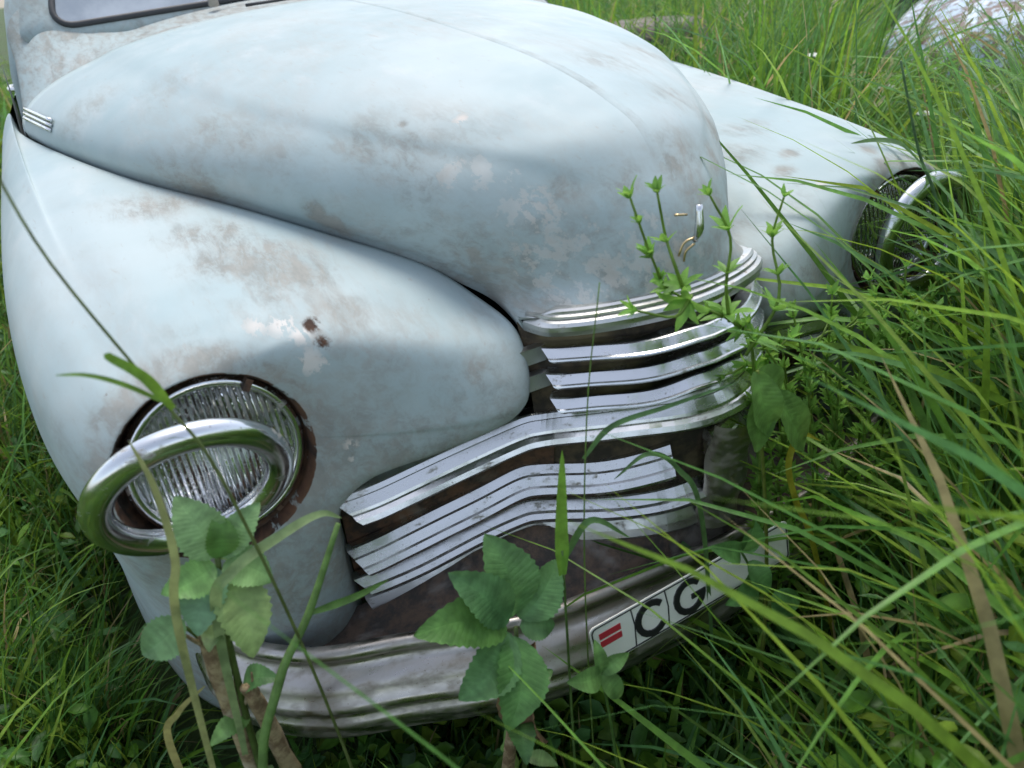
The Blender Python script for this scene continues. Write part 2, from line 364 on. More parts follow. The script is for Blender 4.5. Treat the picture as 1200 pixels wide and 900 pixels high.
# angle on the lamp opening, outer boundary point, tangent at opening, tangent at boundary
FT = [
 (0,   (-.196, .080, .700), (.30, -.17, 0),     (.10, .22, 0)),
 (25,  (-.192, .092, .737), (.28, -.13, .10),   (.10, .20, .04)),
 (45,  (-.193, .118, .768), (.25, -.06, .20),   (.12, .18, .05)),
 (57,  (-.203, .190, .785), (.22, .0, .22),     (.14, .20, .02)),
 (66,  (-.246, .275, .821), (.16, .05, 0.165),    (.16, .22, -.01)),
 (74,  (-.340, .404, .855), (.10, .08, 0.155),    (.14, .26, -.02)),
 (82,  (-.452, .585, .887), (.04, .08, 0.145),    (.12, .34, .0)),
 (90,  (-.553, .75, .910),  (-.01, .08, 0.140),   (.10, .46, .02)),
 (98,  (-.645, .98, .930),  (-.05, .10, 0.135),   (.06, .66, .03)),
 (106, (-.731, 1.345, .938), (-.11, .14, 0.135),  (.0, .9, .0)),
 (114, (-.758, 1.60, .955), (-.18, .18, 0.135),   (-.05, 1.05, -.02)),
 (126, (-.80, 1.62, .88),  (-.29, .26, .18),   (-.06, 1.1, -.06)),
 (145, (-.828, 1.62, .77),  (-.40, .36, .12),   (-.04, 1.15, -.05)),
 (170, (-.833, 1.62, .60),  (-.40, .46, .02),   (-.03, 1.2, .0)),
 (195, (-.822, 1.55, .45),  (-.38, .46, -.10),  (-.03, 1.1, -.05)),
 (218, (-.812, 1.15, .33),  (-.36, .40, -.24),  (-.03, .8, -.15)),
 (236, (-.80, .78, .30),    (-.34, .24, -.28),  (-.04, .5, -.2)),
 (250, (-.775, .50, .24),   (-.22, .10, -.30),  (-.05, .3, -.28)),
 (263, (-.725, .32, .20),   (-.12, .02, -.32),  (-.06, .2, -.3)),
 (276, (-.64, .22, .19),    (-.03, -.03, -.32), (-.02, .12, -.32)),
 (289, (-.54, .18, .20),    (.05, -.05, -.30),  (.0, .1, -.32)),
 (301, (-.46, .20, .30),  (.10, -.07, -.28),  (.04, .10, -.2)),
 (313, (-.455, .195, .46),  (.14, -.08, -.20),  (.05, .07, -.1)),
 (322, (-.45, .175, .56),  (.17, -.09, -.14),  (.06, .06, -.05)),
 (331, (-.385, .14, .612), (.20, -.10, -.12),  (.09, .05, -.05)),
 (341, (-.300, .096, .638), (.24, -.12, -.10),  (.10, .09, -.05)),
 (350, (-.236, .082, .656), (.27, -.15, -.07),  (.10, .16, -.05)),
 (356, (-.207, .078, .675), (.29, -.16, -.03),  (.10, .20, -.03)),
]
def fender_surface(side, sub=8, nr=46):
    ang = [a for a, *_ in FT]; K = len(FT)
    A = spline(np.array([[math.cos(math.radians(a)), math.sin(math.radians(a))] for a in ang]), sub, True); A /= np.linalg.norm(A, axis=1)[:, None]
    P1 = spline([q[1] for q in FT], sub, True); T0 = spline([q[2] for q in FT], sub, True); T1 = spline([q[3] for q in FT], sub, True)
    P0 = np.array([np.array(HL)+HLR*(a*np.array(HA)+b*np.array(HB)) for a, b in A])
    t = (np.linspace(0, 1, nr)**1.35)[:, None, None]
    S = (2*t**3-3*t**2+1)*P0+(t**3-2*t**2+t)*T0+(-2*t**3+3*t**2)*P1+(t**3-t**2)*T1
    rows = [S[i] for i in range(nr)]
    # rolled lip into the lamp opening
    lip = [P0*0+np.array(HL)+(P0-np.array(HL))*k-np.array(HLN)*d for k, d in ((.955, .026), (.957, .014), (.968, .005), (.985, .0005))]
    # hem along the outer boundary
    d1 = P1-np.array([-.5, .6, .5]); cen = np.array([-.52, .55, .5])
    inw = (cen-P1); inw /= np.linalg.norm(inw, axis=1)[:, None]
    hem = [P1+inw*.004+np.array([0, .004, -.003]), P1+inw*.006+np.array([0, .014, -.014]), P1+inw*.02+np.array([0, .03, -.03])]
    G = np.array(lip+rows+hem)
    if side > 0: G = G*MIR
    return G
def build_fender(side):
    G = fender_surface(side); r, c = G.shape[:2]; V = G.reshape(-1, 3)
    spots = FEND_SPOTS if side < 0 else FEND_SPOTS_L
    wr = blot(V, spots)
    hl = np.array(HL)*(MIR if side > 0 else 1)
    d = np.linalg.norm(V-hl, axis=1)
    wr[:, 2] = np.maximum(wr[:, 2], .95*(1-sstep(HLR*.97, HLR*1.015, d)))     # rusted lip round the lamp
    wr[:, 1] = np.maximum(wr[:, 1], .7*(1-sstep(HLR*1.1, HLR*1.4, d)))
    wr[:, 1] = np.maximum(wr[:, 1], .48*(1-sstep(.66, .88, V[:, 2]))*(1-sstep(.15, .45, V[:, 1])))  # greyer towards the lower front of the fender
    wr[:, 1] = np.maximum(wr[:, 1], .6*(1-sstep(.25, .5, V[:, 2])))              # splashed dirt low down
    o = meshobj('fender', V, gridfaces(r, c, True, flip=(side > 0)), M['paint'], CAR, attrs={'wear': wr})
    o['label'] = ('bulging front fender with chipped paint, nearest the viewer' if side < 0 else 'front fender on the far side with plainer paint')
    return o
FEND_SPOTS = [(-0.463, 0.346, 0.868, 0.0549, 1, 0.8), (-0.499, 0.446, 0.881, 0.0462, 1, 0.7), (-0.427, 0.274, 0.856, 0.0461, 1, 0.7), (-0.409, 0.163, 0.831, 0.0368, 1, 0.6), (-0.545, 0.608, 0.899, 0.0521, 1, 0.6), (-0.442, 0.221, 0.848, 0.0494, 1, 0.5), (-0.468, 0.169, 0.835, 0.0136, 0, 1.0), (-0.454, 0.145, 0.827, 0.0103, 0, 1.0), (-0.496, 0.177, 0.838, 0.0126, 0, 0.8), (-0.454, 0.13, 0.796, 0.0123, 0, 1.1), (-0.44, 0.125, 0.79, 0.0092, 0, 0.9), (-0.437, 0.156, 0.831, 0.0135, 2, 0.5), (-0.435, 0.13, 0.815, 0.0102, 2, 0.45), (-0.383, 0.106, 0.788, 0.0511, 1, 0.35), (-0.327, 0.13, 0.807, 0.0421, 1, 0.3), (-0.273, 0.067, 0.744, 0.0188, 1, 0.7), (-0.299, 0.06, 0.708, 0.0168, 1, 0.5), (-0.424, 0.112, 0.68, 0.0377, 1, 0.6), (-0.432, 0.116, 0.678, 0.0065, 0, 1.1), (-0.435, 0.116, 0.659, 0.0044, 0, 1.0), (-0.371, 0.089, 0.645, 0.0218, 1, 0.8), (-0.462, 0.124, 0.637, 0.0277, 1, 0.6), (-0.471, 0.142, 0.515, 0.0603, 1, 0.8), (-0.557, 0.12, 0.518, 0.0589, 1, 0.6), (-0.61, 0.229, 0.845, 0.0153, 0, 0.35), (-0.575, 0.212, 0.846, 0.0215, 1, 0.3)]
FEND_SPOTS_L = [(0.386, 0.149, 0.824, 0.009, 0, 1.0), (0.423, 0.25, 0.852, 0.0128, 1, 0.8), (0.377, 0.214, 0.839, 0.0123, 1, 0.8), (0.553, 0.197, 0.843, 0.0134, 1, 0.8), (0.545, 0.15, 0.821, 0.0164, 1, 0.9), (0.367, 0.312, 0.853, 0.0352, 1, 0.5), (0.459, 0.378, 0.871, 0.0429, 1, 0.4), (0.324, 0.142, 0.809, 0.0435, 1, 0.35), (0.234, 0.156, 0.786, 0.028, 1, 0.5), (0.441, 0.125, 0.787, 0.0278, 1, 0.5), (0.31, 0.067, 0.722, 0.0426, 1, 0.6)]
for s in (-1, 1): build_fender(s)

# --- headlights -------------------------------------------------------
def build_headlight(side):
    mir = MIR if side > 0 else np.ones(3)
    n = Vector(np.array(HLN)*mir); c = Vector(np.array(HL)*mir)
    bucket = lathe([(.1125, -.010), (.111, -.022), (.106, -.034), (.104, -.036), (.097, -.05), (.090, -.10), (.02, -.11)], c, n, 56)
    hl = meshobj('headlight', *bucket, M['rust'], CAR); hl['label'] = 'headlight sunk in a rusted opening' 
    lc = c+Vector((.004, 0, .002))
    ring = lathe([(.1035, -.030), (.1025, -.019), (.098, -.015), (.0925, -.016), (.089, -.022), (.0895, -.032)], lc, n, 56, True)
    meshobj('retaining_ring', *ring, M['chrome_ring'], hl)
    refl = lathe([(.090, -.030), (.082, -.048), (.066, -.066), (.045, -.078), (.02, -.084), (.001, -.085)], lc, n, 48)
    meshobj('reflector', *refl, M['reflector'], hl)
    bulb = lathe([(.0, -.04), (.008, -.042), (.011, -.05), (.009, -.058), (.012, -.062), (.012, -.083)], lc, n, 16)
    meshobj('bulb', *bulb, M['lens'], hl)
    # fluted lens: domed front, vertical flutes inside
    a = Vector((0, 0, 1)).cross(n).normalized(); b = n.cross(a); V = []; F = []; rr, ss = 40, 160
    for lay in (0, 1):
        for i in range(rr):
            r = .0895*i/(rr-1)
            for k in range(ss):
                th = 2*math.pi*k/ss; x, y = r*math.cos(th), r*math.sin(th)
                h = -.022+.017*(1-(r/.0895)**2)+.0007*abs(math.sin(x*430))*(1-(r/.0895)**4)
                if lay: h -= .005+.0028*abs(math.sin(x*430))*(1-(r/.0895)**4)
                V.append(np.array(lc+a*x+b*y+n*h))
    F = gridfaces(rr, ss, True)+gridfaces(rr, ss, True, True, rr*ss)
    F += [((rr-1)*ss+k, (rr-1)*ss+(k+1) % ss, (2*rr-1)*ss+(k+1) % ss, (2*rr-1)*ss+k) for k in range(ss)]
    ln = meshobj('lens', V, F, M['lens'], hl)
    # clips and rust flakes on the rim
    for th in (55, 150, 300):
        q = c+Vector(np.array(HA)*mir)*(.103*math.cos(math.radians(th)))+Vector((0, 0, 1))*(.103*math.sin(math.radians(th)))+n*(-.02)
        meshobj('rim_clip', *box(q, (.016, .012, .008), Matrix.Rotation(math.radians(-th), 3, 'Y')), M['rust'], hl, smooth=False)
    # trim ring, sprung from its seat
    if side < 0: rc, rn = Vector((-.616, .083, .713)), Vector((.02, -.905, -.42)).normalized()
    else: rc, rn = Vector((.592, .094, .708)), Vector((-.03, -.99, -.04)).normalized()
    prof = [(.1195-.0, .0)]
    prof = []
    for k in range(16):
        th = 2*math.pi*k/16
        prof.append((.0945+.0165*math.cos(th), .0145*math.sin(th)))
    tr = meshobj('trim_ring', *lathe(prof, rc, rn, 72, True), M['chrome_ring'], CAR)
    tr['label'] = 'chrome headlight trim ring tipped loose from its seat'
for s in (-1, 1): build_headlight(s)

# --- grille -----------------------------------------------------------
def lean(z): return float(np.interp(z, [.40, .482, .646, .75, .80], [.03, .024, 0, .02, .04]))
def Yx(x):
    x = abs(x); a, b, k = 3.4*x*x, .1202+(x-.188)*.262, .010
    return -.053-k*math.log(math.exp(-a/k)+math.exp(-b/k))+k*math.log(1+math.exp(-.071/k))
def gy(x, z): return Yx(x)+lean(z)
def bar(name, path, prof, mat, parent, cut=0., mirror=True, label=None, sub=6, push=.012):
    """path: (x,z) from the right tip to the middle; prof: (out, up); cut shifts the lower profile inwards at the tips."""
    p = np.array(path, float)
    if mirror: p = np.vstack([p, (p*[-1, 1])[::-1][1 if abs(p[-1, 0]) < 1e-6 else 0:]])
    q = spline(p, sub)
    P = np.array([[x, gy(x, z)-push*float(sstep(.24, .44, abs(x))), z] for x, z in q]); L = len(P)      # the wings stand proud of the panel
    S = np.concatenate([[0], np.cumsum(np.linalg.norm(np.diff(P, axis=0), axis=1))])
    hi = max(b for a, b in prof); lo = min(b for a, b in prof); V = []
    for i in range(L):
        t = P[min(i+1, L-1)]-P[max(i-1, 0)]; t /= np.linalg.norm(t)
        nrm = np.array([t[1], -t[0], 0]); nrm /= np.linalg.norm(nrm)
        if nrm[1] > 0: nrm = -nrm
        upn = np.array([0, 0, 1.])
        for a, b in prof:
            dl = S[i] if i < L/2 else S[-1]-S[i]
            fr = cut*(hi-b)/(hi-lo)*max(0, 1-dl/(2.6*cut+1e-6))
            sh = fr if i < L/2 else (-fr if mirror else 0)
            V.append(P[i]+nrm*a+upn*b+t*sh)
    n = len(prof); F = gridfaces(L, n)+[tuple(range(n))[::-1], tuple(range((L-1)*n, L*n))]
    o = meshobj(name, V, F, mat, parent, smooth=False)
    if label: o['label'] = label
    return o
GR = meshobj('grille_backing', *(lambda: (
    [[x, gy(x, z)+.028, z] for z in np.linspace(.44, .772, 13) for x in np.linspace(-.188, .188, 31)], gridfaces(13, 31)))(), M['grime'], CAR)
GR['label'] = 'rusty grimy panel behind the grille bars'
up_prof = [(-.02, .0165), (-.003, .0163), (-.0005, .0155), (.009, .0065), (.0115, .0055), (.0125, .0035), (.0115, .0012), (.008, 0), (-.018, -.002)]
names = ['upper', 'middle', 'lower']
for k, (zt, zc) in enumerate([(.737, .751), (.702, .719), (.669, .691)]):
    bar('grille_bar', [(-.181, zt-.003), (-.166, zt-.002), (-.13, zt+.004*(1+.3*k)), (-.08, zt+.008*(1+.25*k)), (-.03, zc), (0, zc)], up_prof, M['chrome'], CAR, .02, label='thin chrome grille bar, %s of the three under the hood lip' % names[k])
# louvre fillers behind the bars on each side
for s in (-1, 1):
    V, F = join([box((s*.183, gy(.183, z)+.016, z), (.05, .012, .022)) for z in (.735, .70)]); meshobj('grille_filler', V, F, M['alu'], CAR, smooth=False)
wide = [(-.03, .038), (-.012, .038), (-.009, .0368), (-.005, .031), (-.0035, .0305), (.006, .0185), (.0075, .0150), (.0105, .0140), (.0165, .0105), (.0195, .004), (.0175, 0), (-.025, -.003)]
bar('wide_grille_bar', [(-.474, .559), (-.42, .569), (-.368, .579), (-.276, .594), (-.212, .611), (-.186, .616), (-.139, .632), (-.087, .644), (0, .645)], wide, M['bar'], CAR, .045, push=.028, label='widest chrome grille bar running out under both headlights')
low1 = [(-.026, .038), (-.016, .038), (-.012, .0365), (-.004, .0265), (-.001, .0245), (.007, .0135), (.010, .0115), (.0155, .0045), (.0145, 0), (-.02, -.003)]
bar('lower_grille_bar', [(-.466, .445), (-.42, .457), (-.379, .469), (-.281, .496), (-.22, .519), (-.186, .523), (-.135, .535), (-.08, .554), (-.05, .562)], low1, M['bar'], CAR, .032, mirror=False, label='broad ribbed lower grille bar with a snapped inner end')
bar('lower_grille_bar', [(.466, .445), (.379, .469), (.281, .496), (.22, .519), (.186, .523), (.135, .535), (.08, .554), (.02, .560)], low1, M['bar'], CAR, 0, mirror=False)
low2 = [(-.022, .024), (-.009, .024), (-.006, .0228), (.004, .012), (.008, .0098), (.014, .004), (.0125, 0), (-.02, -.003)]
bar('lower_grille_bar', [(-.466, .408), (-.42, .416), (-.36, .429), (-.272, .455), (-.215, .470), (-.186, .473), (-.133, .486), (-.075, .496), (0, .503)], low2, M['bar'], CAR, .032, label='middle lower grille bar, second up from the apron')
low3 = [(-.024, .032), (-.011, .032), (-.005, .029), (.002, .016), (.006, .005), (.003, 0), (-.02, -.002)]
bar('lower_grille_bar', [(-.456, .361), (-.40, .370), (-.341, .383), (-.236, .413), (-.21, .420), (-.185, .424), (-.093, .443), (0, .447)], low3, M['alu'], CAR, .015, label='dull flat bottom grille bar above the apron')
# rusty panel behind the wings of the lower grille
for s in (-1, 1):
    V = [[s*x, gy(x, z)+.022, z] for t in np.linspace(0, 1, 10) for x, z in [(xx, zz) for xx in np.linspace(.17, .455, 18) for zz in [(.62-.38*max(0, xx-.2)+.03)*(1-t)+t*(.46-.38*max(0, xx-.2))]]]
    o = meshobj('grille_recess', V, gridfaces(10, 18), M['rust'], CAR); o['label'] = 'rusted recess between the grille bars'
# upright centre piece of the lower grille
V = []
for i, z in enumerate(np.linspace(.445, .632, 14)):
    for th in np.linspace(-90, 90, 11):
        a = math.radians(th); V.append([.034+.036*math.sin(a), gy(0.02, z)-.004-.026*math.cos(a)+.004*math.sin(i*.9), z])
o = meshobj('grille_center_piece', V, gridfaces(14, 11), M['bumper'], CAR); o['label'] = 'upright tarnished centre piece of the lower grille'

# --- apron, bumper, plate --------------------------------------------
BX = [(0, -.050), (.10, -.046), (.25, -.034), (.34, -.006), (.41, .022), (.49, .050), (.555, .088), (.61, .138), (.637, .185), (.645, .24), (.635, .29)]
V = []; xs = np.linspace(-.62, .62, 60)
bxs, bys = [b[0] for b in BX[:9]], [b[1] for b in BX[:9]]
for t in np.linspace(0, 1, 12):
    for x in xs:
        ax = abs(x); ztop = (.45 if ax < .2 else .45-.29*(ax-.2)); ytop = gy(min(ax, .46), .46)+.006+max(0, ax-.46)*.4
        yb = float(np.interp(ax, bxs, bys))+.012; zb = .392
        sag = .012*math.sin(math.pi*t)
        V.append([x, ytop*(1-t)+yb*t, ztop*(1-t)+zb*t-sag+.003*mnoise.noise(Vector((x*14, t*6, 0)))])
o = meshobj('apron', V, gridfaces(12, 60, flip=True), M['apron'], CAR); o['label'] = 'dirty rust-brown splash apron between grille and bumper'
bp = spline([(-x, y) for x, y in BX[::-1]]+[(x, y) for x, y in BX[1:]], 6)
prof = []
for th in np.linspace(200, -60, 9): prof.append((.006+.011*math.cos(math.radians(th)), .418+.011*math.sin(math.radians(th))))
prof += [(.012, .400), (.020, .394), (.031, .388), (.038, .377), (.041, .366), (.046, .362), (.049, .355), (.047, .348), (.0425, .344), (.0425, .336), (.047, .332), (.049, .325), (.047, .318), (.043, .312), (.040, .298), (.032, .283), (.018, .273), (.0, .270), (-.006, .272)]
V = []; L = len(bp)
for i in range(L):
    t = bp[min(i+1, L-1)]-bp[max(i-1, 0)]; t /= np.linalg.norm(t); nr = np.array([t[1], -t[0]])
    dent = .006*math.exp(-((bp[i, 0]+.47)/.05)**2)
    for a, b in prof: V.append([bp[i, 0]+nr[0]*(a-dent), bp[i, 1]+nr[1]*(a-dent), b-.004*math.sin(bp[i, 0]*7)])
bum = meshobj('bumper', V, gridfaces(L, len(prof)), M['bumper'], CAR); bum['label'] = 'tarnished ribbed chrome bumper half buried in grass'
# number plate
PO = Vector((-.249, -.120, .4605)); PR = Vector((.300, -.003, .020)).normalized(); PD = Vector((0, -.14, -1)); PD = (PD-PR*PD.dot(PR)).normalized(); PN = PD.cross(PR).normalized()
if PN.y > 0: PN = -PN
PW, PH = .325, .066
def pp(u, v, h=0): return np.array(PO+PR*u+PD*v+PN*h)
def rrect(u0, v0, u1, v1, r, n=5):
    pts = []
    for cx, cy, a0 in ((u1-r, v0+r, -90), (u1-r, v1-r, 0), (u0+r, v1-r, 90), (u0+r, v0+r, 180)):
        for k in range(n): a = math.radians(a0+90*k/(n-1)); pts.append((cx+r*math.cos(a), cy+r*math.sin(a)))
    return pts
def slab(pts, h0, h1):
    n = len(pts); V = [pp(u, v, h0) for u, v in pts]+[pp(u, v, h1) for u, v in pts]
    F = [tuple(range(n))[::-1], tuple(range(n, 2*n))]+[(k, (k+1) % n, n+(k+1) % n, n+k) for k in range(n)]
    return V, F
plate = meshobj('number_plate', *slab(rrect(0, 0, PW, PH, .008), -.0015, 0), M['plate'], CAR, smooth=False)
plate['label'] = 'white number plate with red bars and black CG lettering'
def stroke(pts, wd, h0, h1, n=1):
    p = spline(pts, n) if n > 1 else np.asarray(pts, float); L = len(p); V = []
    for i in range(L):
        t = p[min(i+1, L-1)]-p[max(i-1, 0)]; t /= np.linalg.norm(t); q = np.array([-t[1], t[0]])
        for s, h in ((1, h0), (1, h1), (-1, h1), (-1, h0)):
            u, v = p[i]+q*s*wd/2; V.append(pp(u, v, h))
    return V, gridfaces(L, 4, True)+[(0, 1, 2, 3), ((L-1)*4+3, (L-1)*4+2, (L-1)*4+1, (L-1)*4)]
bo = rrect(.0028, .0028, PW-.0028, PH-.0028, .007, 6); meshobj('plate_border', *stroke(bo+[bo[0]], .0014, -.0005, .0012), M['ink'], plate, smooth=False)
for v in (.014, .0265): meshobj('red_bar', *slab([(.012, v), (.044, v), (.044, v+.009), (.012, v+.009)], -.0004, .0008), M['red'], plate, smooth=False)
arc = lambda cu, cv, a, b, t0, t1, n=15: [(cu+a*math.cos(math.radians(t)), cv+b*math.sin(math.radians(t))) for t in np.linspace(t0, t1, n)]
meshobj('letter_c', *stroke(arc(.090, .033, .0215, .0235, -42, -318), .009, -.0005, .0022), M['ink'], plate, smooth=False)
G1 = arc(.151, .033, .0215, .0235, -42, -350)+[(.1725, .036)]
V, F = join([stroke(G1, .009, -.0005, .0022), stroke([(.154, .0355), (.1768, .0355)], .0075, -.0004, .0021)]); meshobj('letter_g', V, F, M['ink'], plate, smooth=False)
for u in (.062, .115): meshobj('plate_line', *stroke([(u, .004), (u+.002, .03), (u-.001, .062)], .0016, -.0003, .0009), M['ink'], plate, smooth=False)  # thin dark upright lines drawn in ink on the plate

# --- cowl, windscreen, cabin -----------------------------------------
def build_cabin():
    back = HOOD[-1]; c = len(back)
    V = []
    rows = 10
    for i in range(rows):
        t = min(1, i/(rows-2))
        for j in range(c):
            p = back[j].copy(); ax = abs(p[0])
            k_ = float(sstep(.42, .70, ax)); q = np.array([p[0]*(1-.03*k_), 1.545+.06*(1-(ax/.72)**2), p[2]+.016+.10*k_])
            st = np.array([p[0]*.996, p[1]+.008, p[2]-.005])
            if i == rows-1: V.append(np.array([p[0]*.97, q[1]+.05, q[2]+.05]))
            else: V.append(st*(1-t)+q*t+np.array([0, 0, -.006*math.sin(math.pi*t)]))
    V = np.array(V)
    wr = np.zeros((len(V), 3)); wr[:, 1] = .55; wr[:, 0] = .12
    cw = meshobj('cowl', V, gridfaces(rows, c, flip=True), M['paint'], CAR, attrs={'wear': wr}); cw['label'] = 'grimy cowl panel in front of the windscreen'
    for s in (-1, 1):
        A = [[(.738, yy, .55), (.738, yy, .84), (.73, yy, zt)] for yy, zt in ((1.348, .945), (1.45, 1.0), (1.56, 1.07))]
        V = np.array(A).reshape(-1, 3)*np.array([s, 1, 1]); wr = np.zeros((len(V), 3)); wr[:, 1] = .3
        meshobj('cowl_side', V, gridfaces(3, 3, flip=(s < 0)), M['paint'], CAR, attrs={'wear': wr})
    # windscreen: two flat panes in a V, each in a rubber gasket
    for s in (-1, 1):
        BL, BR = np.array([.605, 1.530, 1.122]), np.array([.03, 1.575, 1.158]); TL, TR = np.array([.50, 1.82, 1.47]), np.array([.03, 1.86, 1.49])
        def wp(a, b): q = (BL*(1-a)+BR*a)*(1-b)+(TL*(1-a)+TR*a)*b; return q*np.array([s, 1, 1])*np.array([-1, 1, 1])*(-1 if False else 1)
        rr = []
        for cx, cy, a0 in ((.93, .10, -90), (.93, .90, 0), (.10, .88, 90), (.10, .13, 180)):
            for k in range(7):
                a = math.radians(a0+15*k); rr.append((cx+.07*math.cos(a)*(1 if cx > .5 else 1.35), cy+.10*math.sin(a)*(1 if cy > .5 else 1.2)))
        loop = np.array([wp(a, b) for a, b in rr]); n = len(loop)
        cen = loop.mean(0)
        V = np.vstack([loop, [cen]]); F = [(k, (k+1) % n, n) for k in range(n)]
        g = meshobj('windscreen_pane', V, F, M['glass'], CAR, smooth=False)
        v, fa = tube(np.vstack([loop, loop[:1]]), .0075, 8, 1, False); gk = meshobj('windscreen_gasket', v, fa, M['rubber'], g)
        # painted frame round the pane
        sc = np.array([1.0]); outer = np.array([wp(min(max(.5+(a-.5)*1.22-.02, -.12), 1.055), .5+(b-.5)*1.18) for a, b in rr])+np.array([0, .004, -.002])
        inner = loop+np.array([0, .003, -.001])
        back_ = outer+np.array([-s*0.0, .06, -.01])
        V = np.vstack([inner, outer, back_]); F = gridfaces(3, n, True)
        wr = np.zeros((len(V), 3)); wr[:, 1] = .35
        meshobj('windscreen_frame', V, F, M['paint'], CAR, attrs={'wear': wr})
        # body side: pillar, door, roof half
        sec = {}
        def side(yy, pts): return [[s*x, yy, z] for x, z in pts]
        cols_ = [[(.585, 1.555, 1.08), (.60, 1.548, 1.13), (.58, 1.62, 1.22), (.545, 1.74, 1.36), (.505, 1.86, 1.485)],
                 [(.65, 1.535, 1.0), (.652, 1.538, 1.10), (.625, 1.61, 1.20), (.585, 1.73, 1.34), (.54, 1.86, 1.47)],
                 [(.705, 1.545, .95), (.702, 1.555, 1.06), (.672, 1.62, 1.18), (.62, 1.74, 1.32), (.565, 1.86, 1.45)],
                 [(.735, 1.575, .93), (.722, 1.59, 1.04), (.69, 1.65, 1.17), (.635, 1.76, 1.31), (.575, 1.88, 1.44)]]
        V = np.array(cols_).reshape(-1, 3)*np.array([s, 1, 1]); wr = np.zeros((len(V), 3)); wr[:, 1] = .25
        meshobj('windscreen_pillar', V, gridfaces(4, 5, flip=(s > 0)), M['paint'], CAR, attrs={'wear': wr})
        A = [side(yy, [(.825, .30), (.828, .6), (.803, .88), (.733, .99), (.69, 1.0)]) for yy in (1.632, 2.2, 2.7)]
        V = np.array(A).reshape(-1, 3); wr = np.zeros((len(V), 3)); wr[:, 1] = .2
        d = meshobj('door', V, gridfaces(3, 5, flip=(s < 0)), M['paint'], CAR, attrs={'wear': wr})
        meshobj('door_handle', *tube([(s*.762, 2.5, .93), (s*.792, 2.52, .932), (s*.792, 2.62, .932), (s*.762, 2.64, .93)], .009, 8, 3), M['chrome'], d)
        A = [side(yy, [(.69, 1.005), (.62, 1.28), (.56, 1.45)]) for yy in (1.64, 2.7)]
        A[0][1][1] = 1.72; A[0][2][1] = 1.90
        meshobj('side_window', np.array(A).reshape(-1, 3), gridfaces(2, 3), M['glass'], CAR)
        A = [side(yy, [(.825, .30), (.828, .6), (.803, .88), (.733, .99), (.62, 1.28), (.56, 1.45)]) for yy in (2.72, 3.3, 3.8)]
        A[2] = [[x*.8, y, z*.86+.05] for x, y, z in A[2]]
        V = np.array(A).reshape(-1, 3); meshobj('rear_quarter', V, gridfaces(3, 6, flip=(s < 0)), M['paint'], CAR, attrs={'wear': np.zeros((len(V), 3))})
    V = []
    for yy, zc, ze, xe in ((1.83, 1.495, 1.46, .545), (2.0, 1.56, 1.50, .55), (2.4, 1.60, 1.52, .56), (2.9, 1.58, 1.50, .56), (3.4, 1.45, 1.38, .52), (3.8, 1.31, 1.26, .45)):
        for t in np.linspace(-1, 1, 13): V.append([xe*t, yy, ze+(zc-ze)*(1-t*t)])
    meshobj('roof', V, gridfaces(6, 13, flip=True), M['paint'], CAR, attrs={'wear': np.tile([0, .3, 0], (len(V), 1))})
    V = []
    for yy, z in ((3.8, 1.30), (4.1, 1.05), (4.3, .7), (4.3, .35)):
        for t in np.linspace(-1, 1, 11): V.append([.62*t, yy-.25*t*t, z])
    meshobj('trunk', V, gridfaces(4, 11, flip=True), M['paint'], CAR, attrs={'wear': np.tile([0, .3, 0], (len(V), 1))})
    # dark inside
    meshobj('interior', *box((0, 2.6, .8), (1.3, 1.7, .9)), M['interior'], CAR, smooth=False)
    meshobj('engine_bay', *box((0, .75, .60), (.62, .9, .34)), M['black'], CAR, smooth=False)
    # wiper and cowl vent
    wv = meshobj('wiper', *tube([(-.235, 1.49, 1.155), (-.20, 1.51, 1.168), (.02, 1.55, 1.185)], [.006, .004, .003], 8, 4), M['rubber'], CAR)
    meshobj('wiper_pivot', *lathe([(.0, .02), (.008, .019), (.012, .012), (.013, -.01)], (-.24, 1.485, 1.148), (0, -.4, 1), 16), M['bumper'], wv)
    v, fa = tube([(-.19, 1.36, 1.1335), (0, 1.37, 1.139), (.19, 1.36, 1.1335)], .0035, 6, 5); meshobj('cowl_vent_seam', v, fa, M['rubber'], CAR)
    # front wheels
    for s in (-1, 1):
        c0 = (s*.66, .86, .30)
        wl = meshobj('wheel', *lathe([(.19, -.08), (.25, -.085), (.31, -.07), (.33, -.04), (.335, 0), (.33, .04), (.31, .07), (.25, .085), (.19, .08)], c0, (1, 0, 0), 40), M['tyre'], CAR)
        meshobj('rim', *lathe([(.19, .08), (.185, .06), (.14, .05), (.08, .07), (.001, .075)], c0, (s, 0, 0), 32), M['rust'], wl)
build_cabin()

#==VEGETATION==
GREENS = np.array([(.08, .185, .022), (.11, .215, .024), (.066, .165, .032), (.07, .175, .05), (.15, .235, .03), (.052, .135, .025)])
def in_car(x, y): return (np.abs(x) < np.interp(y, [.22, .35, 1.5], [.80, .85, .87])+.04*(x > 0)) & (y > .22) & (y < 4.3)
def under_car(x, y): return (np.abs(x) < np.interp(y, [-.14, -.05, .1, .22], [.3, .55, .80, .86])) & (y > -.14)
def height_map(x, y):
    """how tall the grass stands: trodden down in front of the near half of the bumper, rank elsewhere"""
    side = (x-CAM.x)*.592-(y-CAM.y)*.806
    h = .20+.60*sstep(-.06, .28, side)
    h = np.where(x < -.62, .20+.22*sstep(-.72, -1.15, x)*1.0, h)
    h = np.where((y > .4) & (x > .75), .78, h)
    rat = (x-CAM.x)/np.maximum(y-CAM.y, .05); dist = np.hypot(x-CAM.x, y-CAM.y)
    h = np.where((rat > 1.25) & (rat < 2.0) & (dist > 1.9), np.minimum(h, .54), h)      # thinner growth round the wreck
    return h
